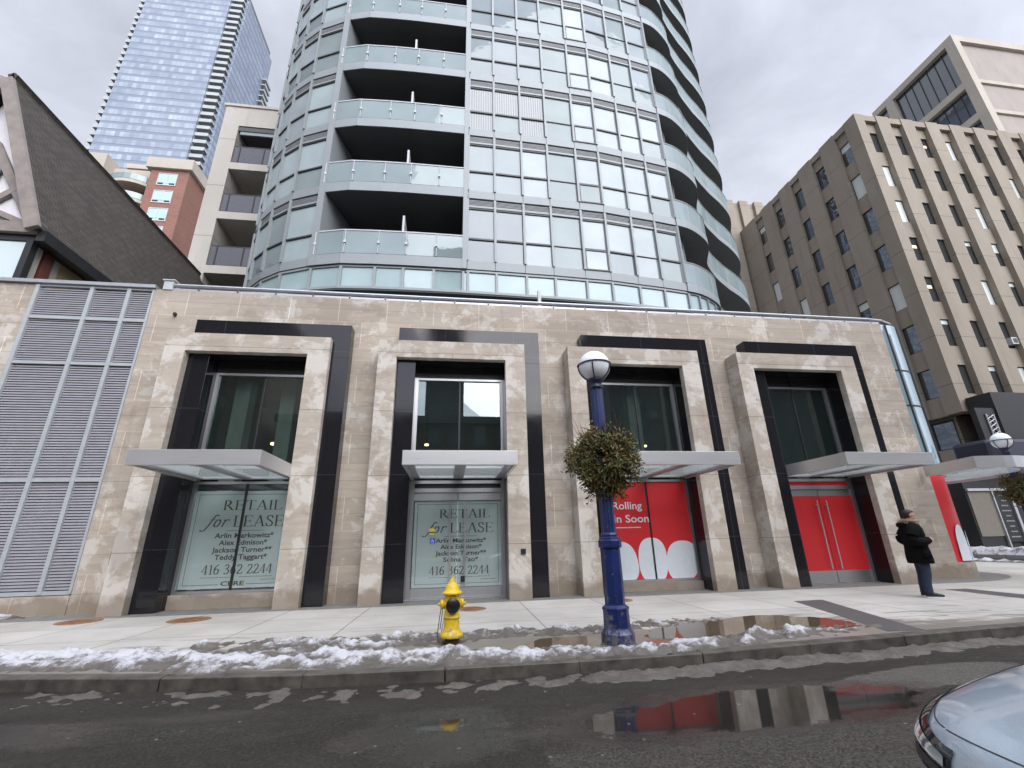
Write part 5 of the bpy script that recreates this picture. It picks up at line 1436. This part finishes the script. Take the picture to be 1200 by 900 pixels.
# ================================================================ FIRE HYDRANT
M['yellow'] = plain('hydrant_yellow', (0.66, 0.44, 0.015), 0.42, 0.0, var=0.16, scale=10, bump=0.08, grime=0.35)
M['hyd_black'] = plain('hydrant_black', (0.010, 0.010, 0.011), 0.3, var=0.3)
M['rust_dark'] = plain('dark_rusty_pipe', (0.05, 0.032, 0.022), 0.8, var=0.4, scale=14)
HY = thing('fire_hydrant', 'yellow fire hydrant with black front cap standing in the snow', 'fire hydrant', (0.075, -4.29, 0), R(4))
m = MB(); m.smooth = True
m.lathe([(0.088, -0.05), (0.088, 0.10)], (0, 0, 0), 28); m.build('buried_pipe', M['rust_dark'], HY)
m = MB(); m.smooth = True
m.lathe([(0.155, 0.085), (0.158, 0.10), (0.158, 0.125), (0.150, 0.135), (0.118, 0.165), (0.106, 0.20), (0.102, 0.30), (0.102, 0.315), (0.114, 0.32), (0.114, 0.345), (0.102, 0.352), (0.100, 0.60), (0.104, 0.612)], (0, 0, 0), 36)
m.build('barrel', M['yellow'], HY)
m = MB(); m.smooth = True
m.lathe([(0.132, 0.613), (0.138, 0.622), (0.138, 0.640), (0.130, 0.648), (0.108, 0.655), (0.100, 0.69), (0.084, 0.73), (0.060, 0.752), (0.052, 0.758), (0.050, 0.775), (0.047, 0.78)], (0, 0, 0), 36)
m.build('bonnet', M['yellow'], HY)
m = MB(); m.lathe([(0.042, 0.775), (0.040, 0.80), (0.026, 0.806), (0.022, 0.835), (0.016, 0.838)], (0, 0, 0), 5); m.build('operating_nut', M['yellow'], HY, bevel=0.003)
m = MB()
for k in range(8):
    a = R(45 * k + 22); m.lathe([(0.012, 0.604), (0.012, 0.613)], (0.122 * math.cos(a), 0.122 * math.sin(a), 0), 6); m.lathe([(0.012, 0.137), (0.012, 0.152)], (0.138 * math.cos(a), 0.138 * math.sin(a), 0), 6)
m.build('flange_bolts', M['yellow'], HY)
for s in (-1, 1):
    m = MB(); m.smooth = True
    m.lathe([(0.058, 0.07), (0.058, 0.125), (0.064, 0.128), (0.064, 0.150), (0.052, 0.158), (0.030, 0.164), (0.022, 0.168), (0.018, 0.19), (0.010, 0.192)], (0, 0, 0.495), 20, axis=(s, 0, 0)); m.build('side_nozzle', M['yellow'], HY)
m = MB(); m.smooth = True
m.lathe([(0.082, 0.05), (0.082, 0.125)], (0, 0, 0.485), 24, axis=(0, -1, 0)); m.build('front_nozzle', M['yellow'], HY)
m = MB(); m.smooth = True
m.lathe([(0.094, 0.118), (0.096, 0.125), (0.096, 0.150), (0.084, 0.158), (0.040, 0.164), (0.026, 0.166)], (0, 0, 0.485), 30, axis=(0, -1, 0)); m.smooth = False; m.lathe([(0.026, 0.16), (0.022, 0.195)], (0, 0, 0.485), 5, axis=(0, -1, 0)); m.build('front_cap', M['hyd_black'], HY)
m = MB()
ch = catmull([(-0.145, -0.02, 0.47), (-0.165, -0.03, 0.36), (-0.18, -0.04, 0.24), (-0.19, -0.05, 0.12), (-0.17, -0.05, 0.03)], 8); m.path(ch, 0.006, 5)
ch = catmull([(-0.13, -0.03, 0.46), (-0.135, -0.05, 0.38), (-0.15, -0.05, 0.27), (-0.16, -0.07, 0.2)], 6); m.path(ch, 0.006, 5)
m.build('cap_chain', M['rust_dark'], HY)

# ================================================================ PERSON
M['skin'] = plain('skin', (0.46, 0.28, 0.20), 0.5, var=0.06)
M['coat'] = plain('black_parka_cloth', (0.0055, 0.0055, 0.006), 0.85, var=0.3, scale=14, bump=0.3, spec=1.18)
M['jeans'] = plain('dark_blue_denim', (0.016, 0.025, 0.052), 0.85, var=0.3, scale=22, bump=0.2)
M['shoe'] = plain('black_shoe', (0.014, 0.014, 0.016), 0.5, var=0.2)
M['sole'] = plain('white_sole', (0.70, 0.70, 0.70), 0.6, var=0.05)
M['hair'] = plain('dark_hair', (0.022, 0.016, 0.012), 0.6, var=0.3, scale=30)
M['fur'] = leaf_mat('tan_fur', [(0.22, 0.15, 0.08), (0.42, 0.31, 0.19), (0.30, 0.21, 0.12), (0.50, 0.40, 0.27)])
def skin_mesh(name, joints, edges, radii, mat, parent=None, sub=2):
    me = bpy.data.meshes.new(name); me.from_pydata(joints, edges, [])
    ob = bpy.data.objects.new(name, me); COL.objects.link(ob)
    ob.modifiers.new('skin', 'SKIN'); sv = me.skin_vertices[0].data
    for i, r in enumerate(radii): sv[i].radius = (r, r) if not isinstance(r, tuple) else r; sv[i].use_root = (i == 0)
    s = ob.modifiers.new('sub', 'SUBSURF'); s.levels = sub; s.render_levels = sub
    o = to_mesh_obj(ob, name, mat, parent)
    for p in o.data.polygons: p.use_smooth = True
    return o
J, E_, RD = [], [], []
def chain(parent, pts):
    prev = parent
    for p, r in pts:
        J.append(p); RD.append(r)
        if prev is not None: E_.append((prev, len(J) - 1))
        prev = len(J) - 1
    return prev
pel = chain(None, [((0, 0, 0.95), 0.13)])
che = chain(pel, [((0.01, 0, 1.12), 0.125), ((0.015, 0, 1.30), 0.135), ((0.0, 0, 1.42), 0.10)])
nk = chain(che, [((0.015, 0, 1.50), 0.056), ((0.030, 0, 1.555), 0.062), ((0.040, 0, 1.62), 0.088), ((0.036, 0, 1.68), 0.088), ((0.03, 0, 1.715), 0.06)])
for s in (-1, 1):
    chain(pel, [((0, s * 0.10, 0.86), 0.092), ((0.01, s * 0.105, 0.50), 0.058), ((-0.035, s * 0.11, 0.30), 0.052), ((-0.045, s * 0.11, 0.09), 0.036), ((0.03, s * 0.115, 0.05), 0.036), ((0.13, s * 0.12, 0.035), 0.026)])
    wr = chain(che, [((0.0, s * 0.18, 1.415), 0.062), ((-0.07, s * 0.25, 1.28), 0.05), ((-0.11, s * 0.27, 1.13), 0.044), ((0.05, s * 0.22, 1.10), 0.038), ((0.19, s * 0.13, 1.12), 0.027), ((0.25, s * 0.085, 1.125), 0.030)])
    hx, hy, hz = 0.25, s * 0.085, 1.125
    for k in range(4):
        dz = 0.026 - 0.017 * k; l = (0.036, 0.042, 0.040, 0.032)[k]
        chain(wr, [((hx + 0.038, hy - s * 0.012, hz + dz), 0.009), ((hx + 0.038 + l * 0.8, hy - s * 0.035, hz + dz), 0.0085), ((hx + 0.03 + l, hy - s * 0.07, hz + dz - 0.004), 0.0075)])
    chain(wr, [((hx + 0.005, hy - s * 0.018, hz + 0.035), 0.010), ((hx + 0.04, hy - s * 0.035, hz + 0.055), 0.008)])
PR = skin_mesh('person', J, E_, RD, M['skin'])
# face: nose, ears, eyes and mouth are part of the head mesh
bm = bmesh.new(); bm.from_mesh(PR.data)
def blobm(c, r, sc):
    mt = Matrix.Translation(c) @ Matrix.Diagonal((*sc, 1)); bmesh.ops.create_icosphere(bm, subdivisions=2, radius=r, matrix=mt)
blobm((0.128, 0, 1.625), 0.02, (1.1, 0.7, 1.3)); blobm((0.105, 0, 1.565), 0.03, (0.9, 1.1, 0.8)); blobm((0.12, 0, 1.588), 0.014, (0.7, 1.8, 0.5))
for s in (-1, 1): blobm((0.03, s * 0.086, 1.63), 0.026, (0.8, 0.35, 1.25)); blobm((0.112, s * 0.034, 1.655), 0.011, (0.8, 1.1, 0.8))
bm.to_mesh(PR.data); bm.free()
for p in PR.data.polygons: p.use_smooth = True
PR.location = (9.93, -2.29, 0); PR.rotation_euler = (0, 0, R(-30))
tag(PR, 'person in a black fur trimmed parka and dark jeans, standing and facing right', 'person')
def loft(m, rings, n=28):
    vs = []
    for cx, cy, z, rx, ry, lean in rings:
        for i in range(n):
            a = 2 * math.pi * i / n; wv = 1 + 0.035 * mnoise.noise(Vector((math.cos(a) * 2.2, math.sin(a) * 2.2, z * 7)))
            vs.append((cx + rx * wv * math.cos(a), cy + ry * wv * math.sin(a), z + lean * math.cos(a)))
    m.add(vs, [(j * n + i, j * n + (i + 1) % n, (j + 1) * n + (i + 1) % n, (j + 1) * n + i) for j in range(len(rings) - 1) for i in range(n)] + [list(range(n))[::-1], list(range((len(rings) - 1) * n, len(rings) * n))])
def limb(m, pts, n=16, seed=0.0, wr=0.07):
    P3 = catmull([p for p, r in pts], 6); rad = [r for p, r in pts]; N = len(P3); vs = []
    for k, p in enumerate(P3):
        t = k / 6; i = min(int(t), len(rad) - 2); r = lerp(rad[i], rad[i + 1], min(1, t - i))
        d = (P3[min(k + 1, N - 1)] - P3[max(k - 1, 0)]).normalized(); a = d.cross(Vector((0.13, 0.21, 0.97))).normalized() if abs(d.z) < 0.9 else d.cross(Vector((1, 0.1, 0))).normalized(); b = d.cross(a)
        for i in range(n):
            q = 2 * math.pi * i / n; rr_ = r * (1 + wr * mnoise.noise(Vector((p.x * 16 + math.cos(q), p.y * 16 + math.sin(q), p.z * 16 + seed))))
            vs.append(p + (a * math.cos(q) + b * math.sin(q)) * rr_)
    m.add(vs, [(j * n + i, j * n + (i + 1) % n, (j + 1) * n + (i + 1) % n, (j + 1) * n + i) for j in range(N - 1) for i in range(n)] + [list(range(n))[::-1], list(range((N - 1) * n, N * n))])
m = MB(); m.smooth = True
loft(m, [(0.005, 0, 0.655, 0.205, 0.245, 0.0), (0.005, 0, 0.66, 0.22, 0.262, 0), (0.0, 0, 0.75, 0.222, 0.262, 0), (0.0, 0, 0.86, 0.212, 0.252, 0), (0.0, 0, 0.98, 0.198, 0.235, 0), (0.0, 0, 1.08, 0.20, 0.24, 0), (0.0, 0, 1.22, 0.205, 0.255, 0), (0.0, 0, 1.34, 0.19, 0.255, 0), (0.0, 0, 1.42, 0.155, 0.225, 0), (0.005, 0, 1.47, 0.115, 0.15, 0), (0.01, 0, 1.50, 0.095, 0.11, 0)])
for s in (-1, 1):
    limb(m, [((0.0, s * 0.165, 1.40), 0.10), ((-0.06, s * 0.25, 1.29), 0.105), ((-0.12, s * 0.29, 1.13), 0.10), ((0.05, s * 0.235, 1.08), 0.088), ((0.20, s * 0.135, 1.115), 0.066)], 18, s * 3.0)
m.box(-0.02, 0.13, -0.275, -0.255, 0.76, 0.92)
m.build('parka', M['coat'], PR)
m = MB(); m.smooth = True
for s in (-1, 1):
    limb(m, [((0, s * 0.095, 0.84), 0.115), ((0.012, s * 0.105, 0.52), 0.083), ((-0.03, s * 0.11, 0.30), 0.074), ((-0.045, s * 0.112, 0.075), 0.070)], 16, s * 5.0, 0.06)
m.build('jeans', M['jeans'], PR)
for s in (-1, 1):
    m = MB(); m.smooth = True; vs = []; n = 16; rr0 = [(-0.115, 0.02, 0.045, 0.05), (-0.10, 0.04, 0.085, 0.05), (-0.04, 0.046, 0.105, 0.06), (0.03, 0.046, 0.085, 0.055), (0.10, 0.05, 0.062, 0.045), (0.16, 0.042, 0.048, 0.04), (0.185, 0.015, 0.035, 0.03)]
    for x, hw, ht, zc in rr0:
        for i in range(n):
            a = 2 * math.pi * i / n; vs.append((x, s * 0.117 + hw * math.cos(a), max(0.022, 0.022 + ht * 0.5 * (1 + math.sin(a)))))
    m.add(vs, [(j * n + i, j * n + (i + 1) % n, (j + 1) * n + (i + 1) % n, (j + 1) * n + i) for j in range(len(rr0) - 1) for i in range(n)] + [list(range(n))[::-1], list(range((len(rr0) - 1) * n, len(rr0) * n))])
    sh = m.build('shoe', M['shoe'], PR)
    m = MB(); out_ = [(-0.125, 0), (-0.11, 0.042), (-0.03, 0.05), (0.08, 0.054), (0.15, 0.048), (0.19, 0.02)]
    poly = [(x, s * 0.117 - w_) for x, w_ in out_] + [(x, s * 0.117 + w_) for x, w_ in out_[::-1]]
    m.prism(poly, 0.002, 0.024); m.build('sole', M['sole'], sh)
m = MB(); m.smooth = True; vs = []; n = 24
prof = [(0.0, 1.748, 0.012), (0.2, 1.742, 0.055), (0.4, 1.725, 0.085), (0.6, 1.70, 0.101), (0.8, 1.665, 0.104), (1.0, 1.62, 0.100), (1.1, 1.58, 0.088)]
for _, z, r in prof:
    for i in range(n):
        a = 2 * math.pi * i / n; ca = math.cos(a); zz = z
        if ca > 0.25 and z < 1.69: zz = 1.69 + 0.02 * (1 - ca) - (1.69 - z) * 0.03
        elif ca > -0.1 and z < 1.65: zz = 1.65 - (1.65 - z) * 0.1
        k = 1 + 0.03 * mnoise.noise(Vector((math.cos(a) * 6, math.sin(a) * 6, z * 40)))
        vs.append((0.030 + r * 1.0 * ca * k, r * 0.92 * math.sin(a) * k, zz))
m.add(vs, [(j * n + i, (j + 1) * n + i, (j + 1) * n + (i + 1) % n, j * n + (i + 1) % n) for j in range(len(prof) - 1) for i in range(n)] + [list(range(n))])
m.build('hair', M['hair'], PR)
m = MB(); rr = random.Random(11)
for i in range(1500):
    a = rr.uniform(R(50), R(310)); b = rr.uniform(0, 2 * math.pi)
    cx_, cy_ = 0.012 + 0.145 * math.cos(a), 0.155 * math.sin(a); cz_ = 1.475 - 0.02 * math.cos(a) * 1.0
    r_ = 0.046; d = Vector((math.cos(a) * math.cos(b), math.sin(a) * math.cos(b), math.sin(b)))
    p = Vector((cx_, cy_, cz_)) + d * r_ * 0.6; d2 = (d + Vector((rr.uniform(-.5, .5), rr.uniform(-.5, .5), rr.uniform(-.5, .5)))).normalized(); s_ = d2.orthogonal().normalized() * 0.007
    m.add([p - s_, p + s_, p + d2 * rr.uniform(0.03, 0.055)], [(0, 1, 2)])
m.build('fur_collar', M['fur'], PR)
m = MB(); m.smooth = True
limb(m, [((-0.05, 0.14, 1.455), 0.03), ((-0.15, 0.08, 1.44), 0.055), ((-0.175, 0.0, 1.42), 0.06), ((-0.15, -0.08, 1.44), 0.055), ((-0.05, -0.14, 1.455), 0.03)], 14, 1.0)
m.build('hood', M['coat'], PR)

# ================================================================ CAR
CAR = thing('parked_car', 'pale blue grey car whose front corner, hood and headlight enter at the lower right', 'car', (1.76, -9.87, -0.115), R(0))
def car_paint():
    g = NT('pale_blue_car_paint')
    f = g.noise(300, 2)
    g.set('Base Color', g.mixc(g.ramp(f, 0.4, 0.6), (0.32, 0.385, 0.455), (0.395, 0.46, 0.53)))
    g.set('Metallic', 0.35); g.set('Roughness', 0.30); g.set('Coat Weight', 1.0); g.set('Coat Roughness', 0.02); g.set('Coat IOR', 1.8)
    dust = g.ramp(g.noise(5, 6, 0.7), 0.42, 0.72, 0.02, 0.22); g.set('Coat Roughness', dust)
    return g.m
M['paint'] = car_paint()
M['car_black'] = plain('car_black_trim', (0.010, 0.010, 0.011), 0.3, var=0.2)
M['tyre'] = plain('tyre_rubber', (0.02, 0.02, 0.02), 0.85, var=0.2)
M['rim'] = plain('alloy_rim', (0.45, 0.45, 0.46), 0.3, 0.8, var=0.1)
M['chrome'] = plain('chrome_reflector', (0.75, 0.76, 0.78), 0.10, 0.95, var=0.03)
M['car_glass'] = glass_panel('tinted_car_glass', (0.02, 0.023, 0.025), 0.12)
M['lens'] = plain('dark_headlamp_glass', (0.020, 0.021, 0.023), 0.05, var=0.1, spec=1.6)
OUT = [(0.0, 0.0), (0.02, 0.28), (0.075, 0.52), (0.17, 0.69), (0.33, 0.80), (0.60, 0.865), (1.0, 0.895), (1.8, 0.905), (2.9, 0.905), (3.7, 0.88), (4.15, 0.80), (4.32, 0.60), (4.38, 0.30), (4.39, 0.0)]
half = [Vector((x, y, 0)) for x, y in OUT]
full = half + [Vector((v.x, -v.y, 0)) for v in half[-2:0:-1]]
oc = catmull(full, 6, True); NO = len(oc)
# rings: (z, inset along x from the nose, inset in y)
RG = [(0.17, 0.10, 0.10), (0.22, 0.04, 0.05), (0.34, 0.0, 0.02), (0.46, 0.0, 0.0), (0.56, 0.015, 0.0), (0.63, 0.035, 0.008), (0.685, 0.075, 0.03), (0.725, 0.14, 0.075), (0.755, 0.24, 0.15), (0.785, 0.42, 0.30), (0.805, 0.62, 0.46), (0.815, 0.85, 0.64), (0.822, 1.2, 0.86)]
def sm(t): t = max(0, min(1, t)); return t * t * (3 - 2 * t)
def cpos(i, j):
    """point of outline i on (fractional) ring j"""
    p = oc[int(i) % NO].lerp(oc[(int(i) + 1) % NO], i - int(i))
    jj = min(int(j), len(RG) - 2); t = j - jj
    z, ix, iy = (lerp(RG[jj][k], RG[jj + 1][k], t) for k in range(3))
    cx = 2.2; L = 2.195
    x = cx + (p.x - cx) * max(0.02, (L - ix) / L); y = p.y * max(0.0, 1 - iy / 0.905)
    lift = 0.12 * sm((x - 0.05) / 1.45) * sm((z - 0.3) / 0.45) * (1 - 0.35 * sm((x - 3.3) / 1.0))
    return Vector((x, y, z + lift))
m = MB(); m.smooth = True
vs = [cpos(i, j) for j in range(len(RG)) for i in range(NO)]
m.add(vs, [(j * NO + i, j * NO + (i + 1) % NO, (j + 1) * NO + (i + 1) % NO, (j + 1) * NO + i) for j in range(len(RG) - 1) for i in range(NO)] + [list(range(NO))[::-1], list(range((len(RG) - 1) * NO, len(RG) * NO))])
m.build('body', M['paint'], CAR)
def nrm(i, j):
    e = 0.02; a = cpos(i + 0.05, j) - cpos(i - 0.05, j); b = cpos(i, min(j + e, len(RG) - 1.001)) - cpos(i, j - e); n = b.cross(a).normalized(); return n if n.length else Vector((0, 0, 1))
def patch(m, ci, off, ni=10, nj=8):
    """ci: (i0,i1, f_lo(i), f_hi(i)) region of outline/ring space lifted off the body"""
    i0, i1, flo, fhi = ci; vs = []
    for a in range(ni + 1):
        i = lerp(i0, i1, a / ni)
        for b in range(nj + 1):
            j = lerp(flo(a / ni), fhi(a / ni), b / nj); p = cpos(i % NO, j); n = nrm(i % NO, j); vs.append(p + n * off)
    f = [(a * (nj + 1) + b, (a + 1) * (nj + 1) + b, (a + 1) * (nj + 1) + b + 1, a * (nj + 1) + b + 1) for a in range(ni) for b in range(nj)]
    m.add(vs, f)
for side in (0, 1):
    S = (lambda v: v) if side == 0 else (lambda v: NO - v)
    m = MB(); m.smooth = True; patch(m, (S(10.5), S(29.0), lambda t: lerp(3.7, 4.9, t), lambda t: lerp(5.5, 7.1, sm(t * 1.3)) - 0.55 * max(0, t - 0.75) * 4), 0.006, 16, 8); hl = m.build('headlight', M['lens'], CAR)
    m = MB(); m.smooth = True; patch(m, (S(11.2), S(27.0), lambda t: lerp(4.55, 5.6, t), lambda t: lerp(5.0, 6.4, t)), 0.011, 12, 5); m.build('light_bar', M['chrome'], hl)
    m = MB(); m.smooth = True; patch(m, (S(11.4), S(17.0), lambda t: 4.0 + 0.3 * t, lambda t: 4.4 + 0.3 * t), 0.010, 8, 4); m.build('lamp_projector', M['car_black'], hl)
m = MB(); m.smooth = True; patch(m, (-11.5, 11.5, lambda t: 1.9, lambda t: 4.9 - 0.5 * abs(t - 0.5) * 2), 0.006, 24, 8); gr = m.build('grille', M['car_black'], CAR)
m = MB(); m.smooth = True
for k in range(4): patch(m, (-10.8, 10.8, lambda t, k=k: 2.3 + 0.6 * k, lambda t, k=k: 2.42 + 0.6 * k), 0.012, 24, 1)
m.build('grille_bar', M['rim'], gr)
m = MB()
def seam(i0, i1, f, wd=0.07, n=30): patch(m, (i0, i1, lambda t: f(t), lambda t: f(t) + wd), 0.0022, n, 1)
seam(-13.0, 13.0, lambda t: 6.25 + 0.15 * (1 - abs(2 * t - 1)), 0.06); m.build('hood_seam', M['car_black'], CAR)
m = MB()
for sd in (1, -1):
    pts = []
    for k in range(61):
        i = lerp(13.5, 40.0, k / 60); j = 6.32 + 1.15 * sm(k / 34)
        ii = i if sd > 0 else NO - i; pts.append((cpos(ii % NO, j) + nrm(ii % NO, j) * 0.001))
    m = MB(); m.path(pts, 0.0024, 5); m.build('fender_seam', M['car_black'], CAR)
# cabin
m = MB(); m.smooth = False
cab = [(1.28, 0.76, 1.00), (1.95, 0.62, 1.42), (2.5, 0.60, 1.49), (3.2, 0.60, 1.45), (4.0, 0.70, 1.02)]
vs = []
for x, hw, z in cab: vs += [(x, -hw, z), (x, hw, z)]
base = [(1.22, -0.80, 0.95), (1.22, 0.80, 0.95), (4.1, 0.80, 0.93), (4.1, -0.80, 0.93)]
m.cur = 0; m.add([vs[2], vs[3], vs[5], vs[4]], [(0, 1, 2, 3)][::1]); m.add([vs[4], vs[5], vs[7], vs[6]], [(0, 1, 2, 3)])
m.cur = 1; m.add([vs[0], vs[1], vs[3], vs[2]], [(0, 1, 2, 3)]); m.add([vs[6], vs[7], vs[9], vs[8]], [(0, 1, 2, 3)])
for s in (0, 1):
    a = [Vector(vs[2 * k + s]) for k in range(5)]; lo = [Vector((p.x, (0.86 if s else -0.86), 0.95)) for p in a]
    lo[0].x = 1.30; m.add(a + lo[::-1], [list(range(10))])
m.add([vs[0], vs[1], base[1], base[0]], [(0, 1, 2, 3)]); m.add([vs[8], vs[9], base[2], base[3]], [(0, 1, 2, 3)])
m.build('cabin', [M['paint'], M['car_glass']], CAR)
for s in (1, -1):
    m = MB(); m.smooth = True; m.lathe([(0.02, -0.05), (0.09, -0.04), (0.10, 0.03), (0.05, 0.07)], (1.95, s * 0.99, 0.98), 16, axis=(1, 0, 0)); m.build('wing_mirror', M['paint'], CAR)
    for wx in (0.86, 3.50):
        m = MB(); m.lathe([(0.24, -0.10), (0.315, -0.10), (0.325, -0.06), (0.325, 0.06), (0.315, 0.10), (0.24, 0.10)], (wx, s * 0.82, 0.325), 36, axis=(0, s, 0)); ty = m.build('wheel', M['tyre'], CAR)
        m = MB(); m.lathe([(0.235, 0.0), (0.235, 0.095), (0.21, 0.085), (0.06, 0.075), (0.05, 0.09)], (wx, s * 0.82, 0.325), 30, axis=(0, s, 0)); m.build('rim', M['rim'], ty)
m = MB(); m.smooth = False; patch(m, (NO / 2 - 9, NO / 2 + 9, lambda t: 4.2, lambda t: 5.2), 0.005, 12, 2); m.build('tail_light', plain('red_tail_lens', (0.3, 0.01, 0.01), 0.1), CAR)
